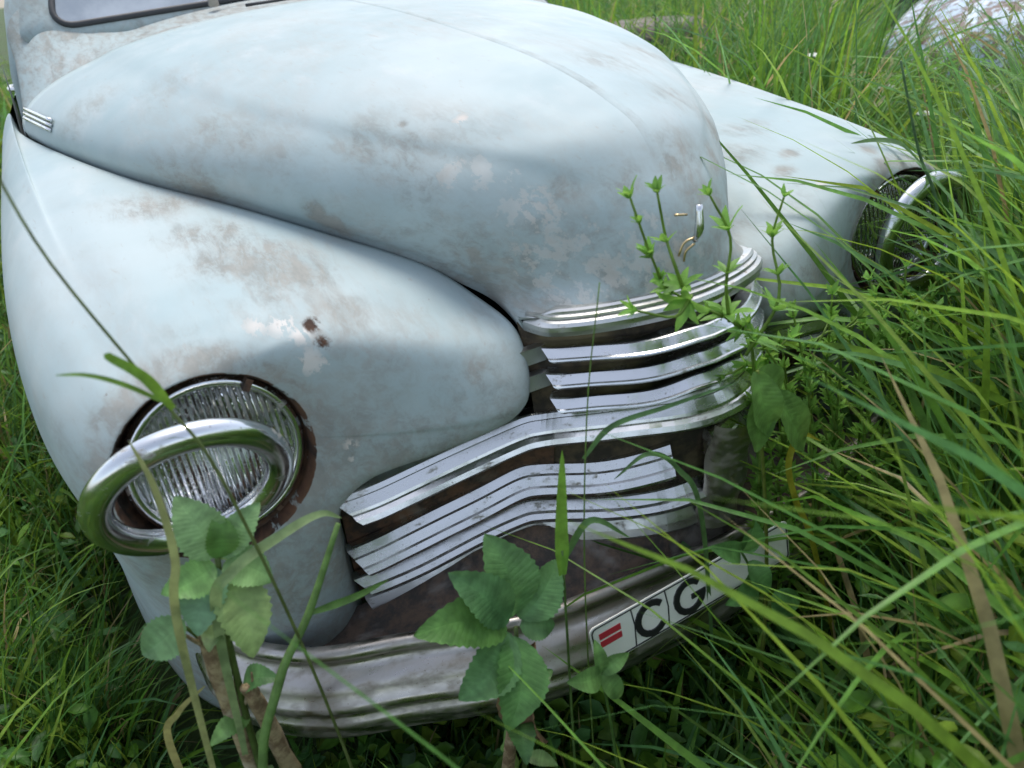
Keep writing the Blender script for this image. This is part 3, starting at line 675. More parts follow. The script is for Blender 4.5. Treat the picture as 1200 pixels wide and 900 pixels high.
def blades(P, h, wd, seg, lean0, bend, az, cols):
    """vectorised grass blades: returns V, F, col"""
    n = len(P); S = seg+1; t = np.linspace(0, 1, S)
    th = lean0[:, None]+bend[:, None]*t[None]**1.6
    ds = (h/seg)[:, None]
    r = np.concatenate([np.zeros((n, 1)), np.cumsum(np.sin(th[:, :-1])*ds, 1)], 1); z = np.concatenate([np.zeros((n, 1)), np.cumsum(np.cos(th[:, :-1])*ds, 1)], 1)
    ca, sa = np.cos(az)[:, None], np.sin(az)[:, None]
    cx = P[:, 0:1]+r*ca; cy = P[:, 1:2]+r*sa; cz = np.maximum(P[:, 2:3]+z, .012)
    tw = RNG.normal(0, .5, n)[:, None]+t[None]*RNG.normal(0, .7, n)[:, None]
    wx, wy = -sa*np.cos(tw), ca*np.cos(tw); wz = np.sin(tw)
    wid = (wd[:, None]*.5)*np.clip(.55+1.6*t, 0, 1)[None]*(1-t[None]**2.2)**.8
    V = np.empty((n, S, 3, 3))
    fold = .25*wid
    for k, sg in enumerate((-1, 0, 1)):
        V[:, :, k, 0] = cx+sg*wx*wid-(sg == 0)*ca*np.cos(th)*0; V[:, :, k, 1] = cy+sg*wy*wid; V[:, :, k, 2] = cz+sg*wz*wid-(0 if sg else 1)*fold
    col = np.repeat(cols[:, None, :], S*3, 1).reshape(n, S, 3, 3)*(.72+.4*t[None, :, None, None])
    b = np.arange(n)[:, None, None]*S*3; i = np.arange(seg)[None, :, None]*3; k = np.arange(2)[None, None]
    a0 = (b+i+k).reshape(-1)
    F = np.stack([a0, a0+1, a0+4, a0+3], 1)
    return V.reshape(-1, 3), F, col.reshape(-1, 3)
def fastmesh(name, V, F, col, mat):
    me = bpy.data.meshes.new(name); me.vertices.add(len(V)); me.vertices.foreach_set('co', V.astype(np.float32).ravel())
    k = F.shape[1]; me.loops.add(len(F)*k); me.polygons.add(len(F))
    me.loops.foreach_set('vertex_index', F.astype(np.int32).ravel()); me.polygons.foreach_set('loop_start', np.arange(0, len(F)*k, k, dtype=np.int32))
    me.polygons.foreach_set('use_smooth', np.ones(len(F), bool))
    at = me.color_attributes.new('col', 'FLOAT_COLOR', 'POINT'); c = np.ones((len(V), 4), np.float32); c[:, :3] = col; at.data.foreach_set('color', c.ravel())
    me.update(calc_edges=True); me.materials.append(mat)
    o = bpy.data.objects.new(name, me); COL.objects.link(o); WORLD[o.name] = (0, 0, 0); return o
def scatter(n, x0, x1, y0, y1, clump=0):
    x = RNG.uniform(x0, x1, n); y = RNG.uniform(y0, y1, n)
    if clump:
        cx = RNG.uniform(x0, x1, clump); cy = RNG.uniform(y0, y1, clump); k = RNG.integers(0, clump, n); m = RNG.random(n) < .6
        x = np.where(m, cx[k]+RNG.normal(0, .05, n), x); y = np.where(m, cy[k]+RNG.normal(0, .05, n), y)
    return x, y
def keep_clear(x, y, r=.36): return (x-CAM.x)**2+(y-CAM.y)**2 > r*r
def grass_field(name, n, reg, label, hscale=1., wscale=1., seg=6, clump=0, tall=0.):
    x, y = scatter(n, *reg, clump); m = ~in_car(x, y) & keep_clear(x, y); x, y = x[m], y[m]; n = len(x)
    h = height_map(x, y)*RNG.uniform(.55, 1.25, n)*hscale; h = np.where(under_car(x, y), np.minimum(h, .26), h)
    d = np.hypot(x-CAM.x, y-CAM.y)
    wd = RNG.gamma(3, .0022, n).clip(.003, .014)*wscale*(1+.12*d)
    az = RNG.uniform(0, 2*math.pi, n); az = np.where((x-CAM.x)*.592-(y-CAM.y)*.806 < .30, np.where((x > -.4) & (y < .3), RNG.normal(-.2, 1.0, n), az), az); lean0 = np.abs(RNG.normal(0, .22, n)); bend = RNG.gamma(2., .55, n).clip(.1, 2.6)
    # lodged blades near the camera side fall to the left and forward
    k = RNG.random(n) < .25; lean0 = np.where(k, RNG.uniform(.5, 1.1, n), lean0)
    c = GREENS[RNG.integers(0, len(GREENS), n)]*RNG.uniform(.85, 1.5, n)[:, None]
    dry = RNG.random(n) < .07; c[dry] = np.array([.30, .25, .11])*RNG.uniform(.7, 1.2, dry.sum())[:, None]
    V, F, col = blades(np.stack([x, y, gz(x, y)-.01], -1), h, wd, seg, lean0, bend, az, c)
    return tag(fastmesh(name, V, F, col, M['grass']), label, 'grass', kind='stuff')
grass_field('meadow_grass', 17000, (-.15, 2.8, -1.1, 1.6), 'tall rank green grass crowding the far side of the bumper', 1.2, 1.6, 8, 160)
grass_field('meadow_grass', 11000, (-1.9, .3, -.8, .6), 'short trodden grass in front of the bumper', 1., .9, 6, 60)
grass_field('meadow_grass', 13000, (-2.0, -.75, .0, 3.4), 'shaded grass along the near side of the car', 1.1, .9, 6, 80)
grass_field('meadow_grass', 26000, (.7, 6.5, 1.0, 6.0), 'tall sunlit grass in the meadow behind the far fender', 1.25, 1.1, 6, 260)
grass_field('meadow_grass', 15000, (2.6, 9., -3.5, 4.5), 'open meadow grass at the right edge of the picture', 1.25, 1.3, 5, 200)
grass_field('meadow_grass', 16000, (-6., 14., 5., 14.), 'distant meadow grass behind the car', 1.5, 1.6, 4, 200)
grass_field('meadow_grass', 9000, (-5., 3., -5., -1.1), 'meadow grass behind the viewer', 1.0, 1.6, 4, 120)
def broad_layer(name, n, reg, label, lens, wds):
    x, y = scatter(n, *reg, n//8); m = ~in_car(x, y) & keep_clear(x, y, .5); x, y = x[m], y[m]; n = len(x)
    hm = height_map(x, y)/.62; h = RNG.uniform(*lens, n)*hm; h = np.where(under_car(x, y), np.minimum(h, .2), h)
    az = RNG.uniform(0, 2*math.pi, n); az = np.where(((x-CAM.x)*.592-(y-CAM.y)*.806 < .36) & (x > -.4) & (y < .3), RNG.normal(-.2, .9, n), az); lean0 = np.abs(RNG.normal(.1, .2, n)); bend = RNG.uniform(.5, 2.2, n)
    base = np.array([(.10, .23, .04), (.12, .26, .05), (.10, .21, .07), (.17, .29, .03)])
    c = base[RNG.integers(0, 4, n)]*RNG.uniform(.8, 1.3, n)[:, None]
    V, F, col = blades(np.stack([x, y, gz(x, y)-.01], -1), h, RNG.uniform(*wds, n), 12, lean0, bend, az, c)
    return tag(fastmesh(name, V, F, col, M['grass']), label, 'grass', kind='stuff')
broad_layer('broad_grass', 3400, (-.05, 2.4, -.9, 1.2), 'broad arching grass leaves beside the far headlight', (.5, 1.0), (.009, .02))
broad_layer('broad_grass', 900, (.22, 1.15, -.42, .16), 'lush broad grass leaves hiding the lower far fender', (.62, .92), (.012, .024))
broad_layer('broad_grass', 1100, (1., 5., 1.2, 5.), 'broad grass leaves in the meadow behind the far fender', (.6, 1.0), (.010, .02))
broad_layer('broad_grass', 260, (-1.7, -.75, -.5, 1.6), 'broad grass leaves beside the near headlight', (.5, .9), (.007, .013))
def veined():
    m = leaf_mat('veined_leaf', .3, .38); t = m.node_tree; b = t.nodes['Principled BSDF']
    at = t.nodes.new('ShaderNodeAttribute'); at.attribute_name = 'luv'; sp = t.nodes.new('ShaderNodeSeparateColor'); t.links.new(at.outputs['Color'], sp.inputs[0])
    def mth(op, a, b_):
        n = t.nodes.new('ShaderNodeMath'); n.operation = op
        for i, q in enumerate((a, b_)):
            if hasattr(q, 'is_output'): t.links.new(q, n.inputs[i])
            else: n.inputs[i].default_value = q
        return n.outputs[0]
    ph = mth('MULTIPLY', mth('SUBTRACT', sp.outputs[1], mth('MULTIPLY', sp.outputs[0], .13)), 50.)
    vein = mth('POWER', mth('ABSOLUTE', mth('SINE', ph, 0.), 0.), .35)
    rib = mth('MINIMUM', mth('MULTIPLY', sp.outputs[0], 9.), 1.)
    h = mth('MULTIPLY', vein, rib)
    bp_ = t.nodes.new('ShaderNodeBump'); bp_.inputs['Strength'].default_value = .16; bp_.inputs['Distance'].default_value = .0025
    t.links.new(h, bp_.inputs['Height']); t.links.new(bp_.outputs[0], b.inputs['Normal'])
    return m
M['broadleaf'] = veined()
broad_layer('broad_grass', 420, (-1.25, -.05, -.42, -.06), 'bent grass leaves in front of the near half of the bumper', (.5, 1.05), (.006, .012))
# ---------------------------------------------------------------- leaves
def leaf_geo(base, tip, nrm, W, droop=.15, fold=.25, serr=.06, rows=25, fat=.82):
    base, tip = Vector(base), Vector(tip); d = tip-base; L = d.length; d.normalize()
    n = Vector(nrm); n = (n-d*n.dot(d)).normalized(); sd_ = d.cross(n)
    V = []; ph = random.random()*6; am = random.uniform(.5, 1.2); cv = random.uniform(-.10, .10)
    for i in range(rows):
        t = i/(rows-1); wv = W*.5*(math.sin(math.pi*t**fat)**.72*(1-.18*t**3) if 0 < t < 1 else 0)+.0005
        c = base+d*(L*t)+n*(droop*L*(math.sin(math.pi*t*.85)-.55*t*t))+sd_*(cv*L*math.sin(math.pi*t))
        for k in (-1, -.5, 0, .5, 1):
            j = 1+(serr*(1 if i % 2 else -1) if abs(k) == 1 else 0)
            rip = .0022*am*math.sin(9*t+ph+k*1.3)*abs(k)*(W/.05)
            V.append(c+sd_*(wv*k*j)+n*(abs(k)**1.5*wv*fold+rip))
    return np.array([tuple(v) for v in V]), gridfaces(rows, 5)
def leaf(name, parent, base, tip, nrm, W, col, label=None, **k):
    V, F = leaf_geo(base, tip, nrm, W, **k)
    c = np.tile(np.array(col), (len(V), 1)).reshape(-1, 5, 3); c[:, 2] *= 1.2; c *= RNG.uniform(.88, 1.12, (c.shape[0], 1, 1))
    uv = np.zeros((len(V), 3)).reshape(-1, 5, 3); uv[:, :, 0] = np.array([1, .5, 0, .5, 1]); uv[:, :, 1] = np.linspace(0, 1, len(uv))[:, None]; uv[:, :, 2] = 1
    o = meshobj(name, V, F, M['broadleaf'], parent, attrs={'col': c.reshape(-1, 3), 'luv': uv.reshape(-1, 3)})
    if label: o['label'] = label
    return o
def gtube(name, parent, path, rad, col, sides=6, n=5):
    V, F = tube(path, rad, sides, n); return meshobj(name, V, F, M['leaf'], parent, attrs={'col': np.tile(np.array(col), (len(V), 1))})
UPN = (-.0, -.75, .65)                       # leaves tilt towards the open side
# low leafy undergrowth
def undergrowth(n, reg, label, zmax):
    x, y = scatter(n, *reg, n//30); m = ~in_car(x, y) & keep_clear(x, y, .3); x, y = x[m], y[m]; n = len(x)
    L = RNG.uniform(.018, .05, n); W = L*RNG.uniform(.4, .7, n); az = RNG.uniform(0, 2*math.pi, n); tl = RNG.uniform(-.6, .5, n)
    z = gz(x, y)+RNG.uniform(.01, 1, n)**1.5*zmax*np.where(under_car(x, y), .2, height_map(x, y))
    d = np.stack([np.cos(az)*np.cos(tl), np.sin(az)*np.cos(tl), np.sin(tl)], -1); sd2 = np.stack([-np.sin(az), np.cos(az), RNG.normal(0, .3, n)], -1)
    c0 = np.stack([x, y, z], -1); prof = [(0, 0.02), (.3, .9), (.6, .85), (1, .02)]
    V = np.empty((n, 4, 3, 3)); nz = np.array([0, 0, 1.])
    for i, (t, wv) in enumerate(prof):
        for k, sg in enumerate((-1, 0, 1)):
            V[:, i, k] = c0+d*(L*t)[:, None]+sd2*(W*.5*wv*sg)[:, None]+nz*((.2*W*abs(sg))-.25*L*t*t)[:, None]
    b = np.arange(n)[:, None, None]*12; i = np.arange(3)[None, :, None]*3; k = np.arange(2)[None, None]; a0 = (b+i+k).reshape(-1)
    F = np.stack([a0, a0+1, a0+4, a0+3], 1)
    c = GREENS[RNG.integers(0, 6, n)]*RNG.uniform(.7, 1.4, n)[:, None]; col = np.repeat(c, 12, 0)
    return tag(fastmesh('undergrowth', V.reshape(-1, 3), F, col, M['leaf']), label, 'undergrowth', kind='stuff')
undergrowth(13000, (-.2, 2.6, -1.0, 1.4), 'small leafy weeds low in the tall grass', .8)
undergrowth(9000, (-1.4, .25, -.5, .3), 'small leafy weeds under the bumper', .9)
undergrowth(5000, (-1.7, -.8, .0, 2.2), 'small leafy weeds along the near side', .8)
undergrowth(9000, (1., 6., 1., 6.), 'leafy weeds in the meadow behind', .95)

# ---------------------------------------------------------------- single plants
def lerp(a, b, t): return tuple(np.array(a)*(1-t)+np.array(b)*t)
# broad-leaved plant in front of the near headlight
A = thing('leafy_weed', 'pale green broad-leaved weed in front of the near headlight', 'weed', (-.655, -.02, .02))
gtube('stem', A, [(-.655, -.02, .0), (-.65, -.03, .35), (-.63, -.03, .6), (-.613, -.03, .70)], [.005, .004, .003], (.10, .15, .04))
ca = (-.613, -.03, .695)
for tip, W, col in [((-.630, -.005, .768), .048, (.20, .34, .14)), ((-.560, -.015, .735), .032, (.17, .30, .12)), ((-.572, -.06, .672), .040, (.16, .29, .10)), ((-.612, -.085, .612), .050, (.23, .33, .11)),
                    ((-.668, -.05, .700), .036, (.15, .30, .09)), ((-.652, -.065, .648), .042, (.14, .26, .14)), ((-.600, -.02, .745), .03, (.10, .21, .05)), ((-.585, -.005, .70), .03, (.09, .18, .05))]:
    leaf('leaf', A, lerp(ca, tip, .08), tip, UPN, W, col, droop=.1)
gtube('stem', A, [(-.64, -.03, .55), (-.655, -.035, .62), (-.665, -.04, .65)], [.0025, .0018], (.12, .18, .05))
leaf('leaf', A, (-.660, -.04, .652), (-.706, -.035, .628), UPN, .042, (.14, .26, .11), droop=.12)
for k in range(9):
    z_ = .30+.045*k; b_ = (-.65+.03*max(0, z_-.35)/.35, -.03, z_); an = k*2.4; Lk = random.uniform(.03, .055)
    leaf('leaf', A, b_, (b_[0]+Lk*math.cos(an), b_[1]+Lk*math.sin(an)*.8-.01, b_[2]+random.uniform(-.02, .02)), (0, -.4, .9), Lk*random.uniform(.45, .65), (random.uniform(.10, .17), random.uniform(.22, .30), .09), droop=random.uniform(.05, .3))
# broad-leaved plant in front of the bumper
B = thing('leafy_weed', 'dark green weed with wide leaves in front of the lower grille', 'weed', (-.36, -.10, .02))
gtube('stem', B, [(-.36, -.10, .0), (-.355, -.12, .3), (-.345, -.12, .525)], [.0045, .0035, .0025], (.09, .13, .04))
cb = (-.345, -.12, .527)
for tip, W, col in [((-.462, -.125, .588), .056, (.085, .19, .045)), ((-.405, -.10, .625), .052, (.09, .20, .075)), ((-.348, -.075, .632), .066, (.10, .22, .07)), ((-.275, -.10, .575), .05, (.09, .20, .07)),
                    ((-.435, -.15, .495), .058, (.095, .21, .075)), ((-.398, -.185, .455), .060, (.09, .21, .06)), ((-.30, -.13, .51), .035, (.08, .17, .06))]:
    leaf('leaf', B, lerp(cb, tip, .1), tip, UPN, W, col, droop=.1, serr=.05)
for k in range(8):
    z_ = .22+.037*k; b_ = (-.356+.02*(z_-.2), -.12, z_); an = k*2.4+1; Lk = random.uniform(.035, .065)
    leaf('leaf', B, b_, (b_[0]+Lk*math.cos(an), b_[1]+Lk*math.sin(an)*.8-.01, b_[2]+random.uniform(-.03, .02)), (0, -.4, .9), Lk*random.uniform(.45, .6), (random.uniform(.07, .11), random.uniform(.17, .23), .06), droop=random.uniform(.05, .3))
# weed beside the grille centre
C_ = thing('leafy_weed', 'weed with drooping leaves beside the grille centre', 'weed', (.03, -.15, .02))
gtube('stem', C_, [(.03, -.15, 0), (.03, -.14, .4), (.0, -.12, .74)], [.004, .003, .002], (.16, .2, .04))
for b_, t_, W in [((-.004, -.12, .74), (.008, -.14, .655), .05), ((.004, -.115, .735), (.05, -.11, .668), .045), ((.03, -.12, .70), (.085, -.13, .60), .055), ((-.002, -.12, .70), (-.012, -.14, .64), .04)]:
    leaf('leaf', C_, b_, t_, UPN, W, (.11, .22, .05), serr=.02, droop=.1)
# sprigs at the number plate
D = thing('plate_sprig', 'small round-leaved sprig across the number plate', 'weed', (.10, -.20, .02))
gtube('stem', D, [(.10, -.20, .0), (.085, -.17, .3), (.013, -.16, .402), (-.045, -.16, .515)], [.003, .0022, .0016], (.1, .19, .05))
for b_, t_, W in [((-.045, -.16, .515), (-.098, -.16, .548), .028), ((-.043, -.16, .513), (-.035, -.17, .565), .026), ((-.03, -.16, .49), (-.02, -.19, .455), .032), ((-.04, -.16, .51), (-.012, -.15, .53), .024), ((-.02, -.16, .46), (-.085, -.18, .462), .03), ((.02, -.16, .39), (.03, -.19, .35), .03), ((.02, -.16, .4), (.065, -.17, .38), .03)]:
    leaf('leaf', D, b_, t_, UPN, W, (.09, .21, .06), serr=.02)
D2 = thing('plate_sprig', 'small light green sprig at the lower left corner of the number plate', 'weed', (-.24, -.19, .02))
gtube('stem', D2, [(-.24, -.19, .0), (-.25, -.17, .3), (-.262, -.165, .44)], [.0025, .0016], (.1, .19, .05))
for t_, W in [((-.312, -.17, .462), .028), ((-.245, -.18, .40), .026), ((-.225, -.17, .455), .02), ((-.26, -.15, .48), .018)]: leaf('leaf', D2, (-.262, -.165, .438), t_, UPN, W, (.12, .24, .07), serr=.02)
# cleavers climbing over the nose
def cleaver(name, label, stems, root):
    T = thing(name, label, 'weed', root)
    for path in stems:
        path = [tuple(np.array(q)+RNG.normal(0, .007, 3)*(0 < i_ < len(path)-1)) for i_, q in enumerate(path)]
        p = spline(path, 8); gtube('stem', T, path, [.0026, .0018, .0014], (.17, .27, .05), 5, 4)
        s = np.concatenate([[0], np.cumsum(np.linalg.norm(np.diff(p, axis=0), axis=1))])
        k = max(2, int((s[-1])/.04))
        for q in (np.linspace(.35 if s[-1] > .3 else .08, 1., k)+np.append(RNG.uniform(-.02, .02, k-1), 0))*s[-1]:
            c = np.array([np.interp(q, s, p[:, j]) for j in range(3)]); c1 = np.array([np.interp(min(q+.01, s[-1]), s, p[:, j]) for j in range(3)]); c0 = np.array([np.interp(q-.012, s, p[:, j]) for j in range(3)])
            ax = Vector(c1-c0).normalized(); a = ax.orthogonal().normalized(); b = ax.cross(a)
            fr = q/s[-1]; Ln = .036*(1-.45*fr)*random.uniform(.8, 1.2); parts = []; ph = random.random()*6
            for m_ in range(6):
                th = ph+m_*math.pi/3+random.uniform(-.3, .3); dr = (a*math.cos(th)+b*math.sin(th))*(1-.35*fr)+ax*(.45+.5*fr)
                parts.append(leaf_geo(c, Vector(c)+(dr.normalized()+Vector((0, 0, random.uniform(-.35, .1))))*Ln*random.uniform(.7, 1.15), ax, Ln*.3, .05, .2, 0, 5))
            V, F = join(parts); col = np.array((.17, .34, .06))*random.uniform(.85, 1.3)
            tag(meshobj('leaf_whorl', V, F, M['leaf'], T, attrs={'col': np.tile(col, (len(V), 1))}), kind='stuff')
    return T
cleaver('cleavers', 'bright green cleavers climbing in front of the hood nose', [
    [(.07, -.12, .0), (.06, -.10, .4), (.04, -.07, .72), (.007, -.07, .779), (-.073, -.07, .846), (-.114, -.07, .896), (-.139, -.065, .962)],
    [(-.070, -.07, .842), (-.083, -.075, .875), (-.088, -.07, .90), (-.105, -.065, .96)],
    [(.0, -.07, .785), (-.012, -.07, .84), (-.02, -.065, .895), (-.029, -.06, .94)],
    [(.03, -.07, .73), (.058, -.07, .81), (.069, -.065, .845), (.082, -.06, .915)],
    [(-.06, -.07, .835), (-.10, -.08, .838), (-.15, -.09, .85)]], (.07, -.12, .02))
cl = [[(.08+.016*k, -.12+.03*(k % 3), .0), (.07+.016*k, -.10+.02*(k % 2), .42), (.05+.016*k, -.08+.02*(k % 3), .62+.02*((k*7) % 4)), (.03+.018*k+.035*(-1)**k, -.07+.015*(k % 2), .67+.03*((k*5) % 4))] for k in range(22)]
cleaver('cleavers', 'thick tangle of cleavers right of the grille', cl, (.2, -.1, .02))
# dry stalks
def stalk(label, path, rad, extra=()):
    T = thing('dry_stalk', label, 'stalk', tuple(path[0]))
    V, F = tube(path, rad, 9, 6); V += RNG.normal(0, .0009, V.shape); meshobj('stem', V, F, M['stalk'], T)
    for e, r in extra:
        v, fa = tube(e, r, 6, 4); meshobj('fibre', v, fa, M['stalk'], T)
stalk('frayed tan dry stalk below the near headlight', [(-.655, .03, .03), (-.655, .0, .3), (-.650, -.03, .56), (-.648, -.035, .635)], [.013, .0125, .011, .006], [([(-.648, -.035, .60), (-.66, -.045, .63), (-.668, -.05, .655)], [.003, .001]), ([(-.64, -.03, .50), (-.625, -.04, .53), (-.62, -.05, .56)], [.003, .001])])
stalk('thinner tan dry stalk at the near bumper end', [(-.60, .0, .03), (-.615, -.02, .28), (-.625, -.04, .50), (-.632, -.045, .54)], [.011, .010, .009, .005])
stalk('pale dry stalk under the wide-leaved weed', [(-.39, -.07, .02), (-.375, -.11, .28), (-.358, -.125, .41), (-.345, -.125, .50)], [.0085, .008, .0075, .005])
T = thing('dry_leaf', 'brown withered leaf hanging beside the pale stalk', 'leaf', (-.325, -.115, .30))
V, F = leaf_geo((-.318, -.11, .475), (-.33, -.14, .33), (-.8, -.5, .1), .05, .16, 1.1, .05, 21); meshobj('blade', V, F, M['dryleaf'], T)
# single grass stems and blades
def ribbon(path, W, nrm=(0, -.7, .7), n=8):
    p = spline(path, n); L = len(p); V = []
    for i in range(L):
        t = Vector(p[min(i+1, L-1)]-p[max(i-1, 0)]).normalized(); sd2 = t.cross(Vector(nrm)).normalized(); nn = sd2.cross(t)
        u = i/(L-1); wv = W*.5*min(1, .5+2*u)*(1-u**2.5)**.7+.0003
        for k in (-1, 0, 1): V.append(np.array(Vector(p[i])+sd2*(k*wv)+nn*(abs(k)*wv*.3)))
    return np.array(V), gridfaces(L, 3)
def grass_plant(label, stem, rad, leaves, col=(.12, .2, .06), name='grass_plant', scol=None):
    T = thing(name, label, 'grass', tuple(np.array(stem[0]) if stem else leaves[0][0][0]))
    if stem: gtube('stem', T, stem, rad, scol or col, 6, 5)
    for path, W, c in leaves:
        V, F = ribbon(path, W); meshobj('blade', V, F, M['grass'], T, attrs={'col': np.tile(np.array(c), (len(V), 1))})
grass_plant('thin grass stem slanting across the near headlight and fender', [(-.545, -.06, .02), (-.56, -.07, .5), (-.585, -.07, .80), (-.609, -.06, .893), (-.648, -.05, 1.02), (-.662, -.03, 1.10)], [.002, .0016, .0011],
            [([(-.604, -.062, .885), (-.615, -.08, .925), (-.631, -.10, .957), (-.634, -.103, .963)], .009, (.11, .22, .03)), ([(-.606, -.062, .89), (-.63, -.08, .925), (-.650, -.09, .945), (-.668, -.10, .956)], .004, (.12, .22, .04))], (.14, .18, .06))
grass_plant('thick jointed green grass stem crossing the near bumper end', [(-.665, -.11, .02), (-.648, -.09, .42), (-.60, -.075, .552), (-.55, -.065, .618), (-.497, -.055, .705)], [.005, .005, .0052, .0045, .0028], [([(-.55, -.065, .618), (-.50, -.05, .60), (-.455, -.03, .585)], .008, (.06, .13, .03))], (.16, .27, .08))
grass_plant('pale blade arching right from the near headlight weed', [], 0, [([(-.655, -.05, .45), (-.63, -.06, .66), (-.605, -.065, .705), (-.55, -.068, .728), (-.512, -.060, .728), (-.492, -.052, .708)], .011, (.2, .28, .12))], name='long_grass')
grass_plant('thin yellowish blade curving over the headlight ring', [], 0, [([(-.70, -.06, .35), (-.665, -.06, .66), (-.645, -.06, .74), (-.640, -.05, .81), (-.645, -.045, .86)], .008, (.22, .25, .10))], name='long_grass')
grass_plant('bright green upright blade in front of the lower grille', [(-.29, -.13, .02), (-.28, -.12, .4), (-.275, -.115, .60)], [.002, .0015], [([(-.28, -.12, .57), (-.272, -.11, .63), (-.258, -.10, .722)], .017, (.13, .28, .04)), ([(-.278, -.115, .58), (-.24, -.12, .63), (-.2, -.14, .60)], .008, (.08, .17, .05))])
grass_plant('hair-thin grass stem rising past the grille bars', [(-.25, -.12, .02), (-.245, -.11, .5), (-.225, -.10, .75), (-.203, -.10, .90)], [.0013, .0009, .0007], [([(-.232, -.10, .70), (-.20, -.11, .735), (-.13, -.12, .74), (-.03, -.12, .735)], .006, (.07, .15, .05))], (.15, .24, .06))
grass_plant('grass blade bent over below the widest grille bar', [], 0, [([(-.05, -.14, .2), (-.075, -.12, .55), (-.10, -.10, .63), (-.14, -.095, .665), (-.185, -.09, .645)], .008, (.09, .18, .06))], name='long_grass')
grass_plant('tall grass stem standing in front of the far fender', [(.52, -.12, .02), (.47, -.08, .5), (.43, -.03, .80), (.40, .0, .90), (.36, .02, 1.02)], [.0035, .003, .0022, .0016], [([(.41, .0, .88), (.36, .0, .915), (.31, -.0, .93), (.26, .0, .935)], .009, (.09, .17, .05))], (.11, .19, .09))
grass_plant('yellow curled blade low beside the grille', [], 0, [([(.16, -.2, .15), (.09, -.16, .45), (.055, -.15, .54), (.045, -.14, .60), (.075, -.13, .625), (.115, -.13, .60)], .012, (.30, .30, .03))], name='long_grass')
grass_plant('long pale blade across the lower left grass', [], 0, [([(-.70, .05, .05), (-.73, -.05, .40), (-.78, -.08, .50), (-.86, -.06, .52)], .012, (.12, .22, .14))], name='long_grass')
grass_plant('short yellowing blade beside the dry stalks', [], 0, [([(-.74, .05, .2), (-.725, -.0, .46), (-.70, -.03, .53), (-.665, -.045, .565)], .008, (.28, .27, .10))], name='long_grass')
grass_plant('long blade running right along the grass below the number plate', [], 0, [([(-.02, -.25, .05), (.0, -.26, .25), (.06, -.27, .37), (.16, -.28, .42), (.30, -.28, .43)], .010, (.16, .26, .08))], name='long_grass')
# white umbels in the meadow
def umbel(label, top, r, root):
    T = thing('white_umbel', label, 'flower', root, 'white umbels in the meadow')
    gtube('stem', T, [root, lerp(root, top, .5), lerp(root, top, .93)], [.003, .002], (.12, .2, .06))
    parts = []
    for k in range(26):
        a = k*2.4; rr = r*math.sqrt(k/26); c = Vector(top)+Vector((rr*math.cos(a), rr*math.sin(a), -.25*rr))
        v, fa = lathe([(.0, .003), (.0055, .002), (.006, 0), (.0, -.003)], c, (random.uniform(-.3, .3), random.uniform(-.5, .2), 1), 7); parts.append((v, fa))
    V, F = join(parts); tag(meshobj('flower_head', V, F, M['petal'], T), kind='stuff')
umbel('white umbel flower standing left of the wrecked car', (1.55, .95, .74), .042, (1.58, .98, .02))
umbel('small white umbel flower nearest the far fender', (1.62, 1.28, .80), .028, (1.6, 1.3, .02))
umbel('white flower head at the top edge behind the hood', (1.5, 1.75, .99), .035, (1.52, 1.78, .02))
umbel('tiny white umbel low beside the far fender', (1.45, .72, .70), .022, (1.47, .74, .02))
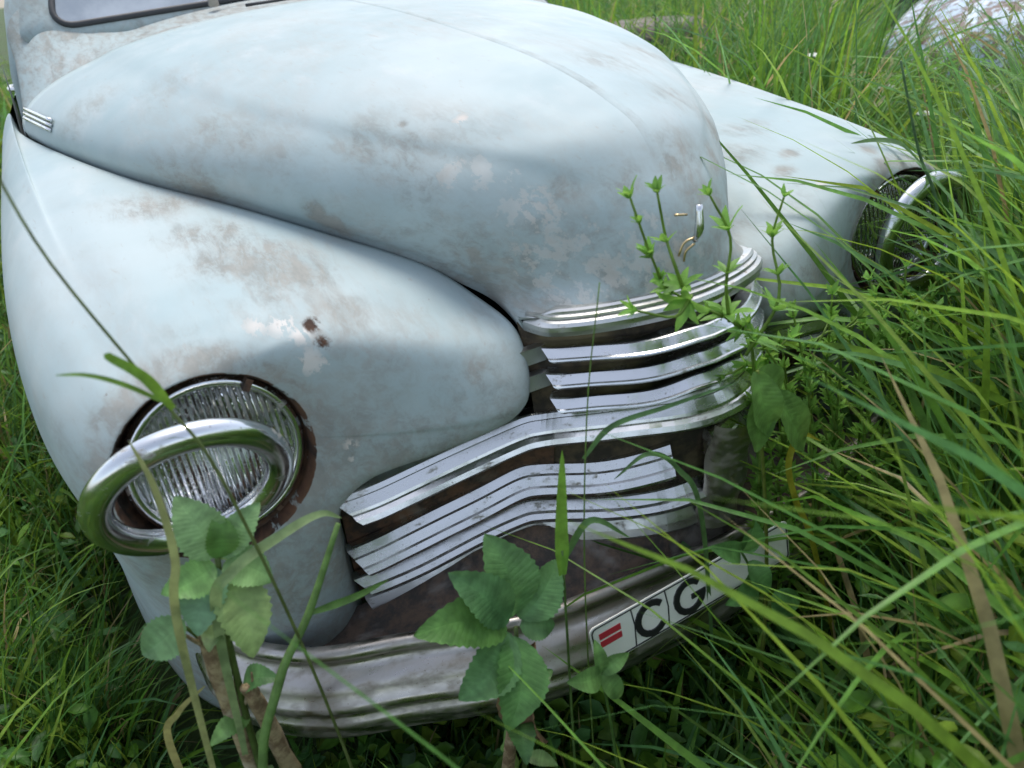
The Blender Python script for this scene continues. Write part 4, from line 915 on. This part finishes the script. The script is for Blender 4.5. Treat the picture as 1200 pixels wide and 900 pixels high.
# ---------------------------------------------------------------- background wreck and stump
def wreck_paint():
    s = N('peeling_white_blue_paint'); a = s.noise(5, 6, .65, None, .5); b = s.noise(16, 7, .7, None, 0, 2)
    col = s.mix(s.ramp(a, .42, .55), (.55, .62, .70), (.34, .45, .55)); col = s.mix(s.ramp(b, .46, .54), col, (.10, .06, .045))
    s.bump(b, .4, .01); return s.set(Base_Color=col, Roughness=.5)
M['wreck'] = wreck_paint()
def build_wreck():
    W = thing('wrecked_car', 'peeling white and pale blue wrecked car in the grass behind', 'car', (4.4, 2.9, .02))
    rot = Matrix.Rotation(math.radians(-58), 3, 'Z'); o0 = Vector((2.98, 1.17, -.03))
    def tr(P): return np.array([np.array(rot @ Vector(p)+o0) for p in P])
    # local: x across (width 1.6), y towards the rear, z up
    ys = [0, .06, .2, .5, .9, 1.3]; rows = []
    for y, zc, ze, wd in zip(ys, (.62, .76, .84, .90, .94, .97), (.5, .62, .70, .76, .80, .83), (.55, .58, .6, .62, .64, .66)):
        rows.append([[wd*t, y, ze+(zc-ze)*(1-abs(t)**2.4)+.012*mnoise.noise(Vector((t*3, y*4, 2)))] for t in np.linspace(-1, 1, 21)])
    meshobj('hood', tr(np.array(rows).reshape(-1, 3)), gridfaces(6, 21, flip=True), M['wreck'], W)
    for s in (-1, 1):
        rows = []
        for y, zt, w0 in zip((0.0, .05, .25, .6, 1.0, 1.35), (.60, .70, .78, .80, .80, .80), (.70, .76, .80, .82, .82, .82)):
            rows.append([[s*(.58+(w0-.58)*math.sin(a)), y, .25+(zt-.25)*math.cos(a)**.6 if a < 1.5 else .2] for a in np.linspace(0, 1.55, 12)])
        meshobj('fender', tr(np.array(rows).reshape(-1, 3)), gridfaces(6, 12, flip=(s < 0)), M['wreck'], W)
        meshobj('headlight', *lathe([(.0, .02), (.05, .015), (.085, .0), (.095, -.01), (.1, -.03)], tr([(s*.62, .0, .55)])[0], rot @ Vector((0, -1, .1)), 24), M['rust'], W)
    meshobj('nose_panel', tr([[x, -.01+.06*(x/.6)**2, z] for z in np.linspace(.2, .6, 8) for x in np.linspace(-.62, .62, 15)]), gridfaces(8, 15), M['wreck'], W)
    v, fa = box((0, -.08, .36), (1.5, .06, .12)); meshobj('bumper', tr(v), fa, M['rust'], W, smooth=False)
    for x in (-.6, .6):
        v, fa = tube([(x, 1.35, .82), (x*.95, 1.55, 1.1), (x*.85, 1.75, 1.36)], .035, 8, 3); meshobj('pillar', tr(v), fa, M['wreck'], W)
    rows = [[[.58*t, y, z+.05*(1-t*t)] for t in np.linspace(-1, 1, 11)] for y, z in ((1.72, 1.34), (2.1, 1.42), (2.8, 1.38), (3.3, 1.2), (3.6, .9), (3.7, .4))]
    meshobj('roof', tr(np.array(rows).reshape(-1, 3)), gridfaces(6, 11, flip=True), M['rust'], W)
    for s in (-1, 1):
        rows = [[[s*x, y, z] for y in (1.36, 2.2, 3.0, 3.6)] for x, z in ((.82, .2), (.83, .5), (.79, .84), (.7, .9))]
        meshobj('body_side', tr(np.array(rows).reshape(-1, 3)), gridfaces(4, 4, flip=(s > 0)), M['wreck'], W)
    v, fa = box((.30, .42, .985), (1.2, .14, .03)); v2 = tr(v); v2 += RNG.normal(0, .004, v2.shape)
    tag(meshobj('weathered_plank', v2, fa, M['stalk'], smooth=False), 'weathered plank lying on the hood of the wrecked car', 'plank')
build_wreck()
T = thing('tree_stump', 'grey-brown weathered stump behind the hood, mostly hidden', 'stump', (2.05, 2.72, .02))
prof = [(.40, -.03), (.36, .08), (.31, .3), (.29, .5), (.28, .74), (.27, .78), (.24, .80), (.12, .79), (.001, .80)]
V, F = lathe(prof, (2.05, 2.72, .02), (0, 0, 1), 40, upv=(1, 0, 0)); V[:, :2] += (np.sin(np.arctan2(V[:, 1]-2.72, V[:, 0]-2.05)*9)*.012)[:, None]*np.stack([np.cos(np.arctan2(V[:, 1]-2.72, V[:, 0]-2.05)), np.sin(np.arctan2(V[:, 1]-2.72, V[:, 0]-2.05))], -1)
M['bark'] = rust_mat('grey_bark', (.06, .052, .045), (.20, .17, .14), (.28, .25, .22), 14)
meshobj('trunk', V, F, M['bark'], T)

def seed_heads(n, reg, label):
    x, y = scatter(n, *reg); m = ~in_car(x, y) & keep_clear(x, y, .8); x, y = x[m], y[m]; parts = []; cols = []
    for a, b in zip(x, y):
        h = random.uniform(.75, 1.05); dx, dy = random.uniform(-.15, .15), random.uniform(-.15, .15); z0 = float(gz(a, b))
        st = [(a, b, z0), (a+dx*.3, b+dy*.3, h*.5), (a+dx, b+dy, h)]
        parts.append(tube(st, [.0016, .001], 4, 4)); cols.append(((.20, .26, .09), len(parts[-1][0])))
        for k in range(random.randint(9, 15)):
            t = k/14; c = np.array([a+dx*(1+.2*t), b+dy*(1+.2*t), h+.10*t]); an = random.random()*6.3; r = .02*(1-t)+.004
            parts.append(leaf_geo(c, c+np.array([math.cos(an)*r, math.sin(an)*r, .016]), (0, -.5, .8), .005, 0, .3, 0, 4)); cols.append(((.30, .32, .16), len(parts[-1][0])))
    V, F = join(parts); col = np.vstack([np.tile(np.array(c)*random.uniform(.85, 1.2), (k, 1)) for c, k in cols])
    tag(meshobj('seed_heads', V, F, M['grass'], attrs={'col': col}), label, 'grass', kind='stuff')
seed_heads(120, (.8, 4.5, .6, 4.5), 'pale grass seed heads standing above the meadow behind')
seed_heads(30, (.9, 2.2, -.4, .8), 'grass seed heads right of the far headlight')
grass_field('meadow_grass', 12000, (-7., -1.9, -1., 7.), 'meadow grass off the near side of the car', 1.5, 1.6, 4, 160)
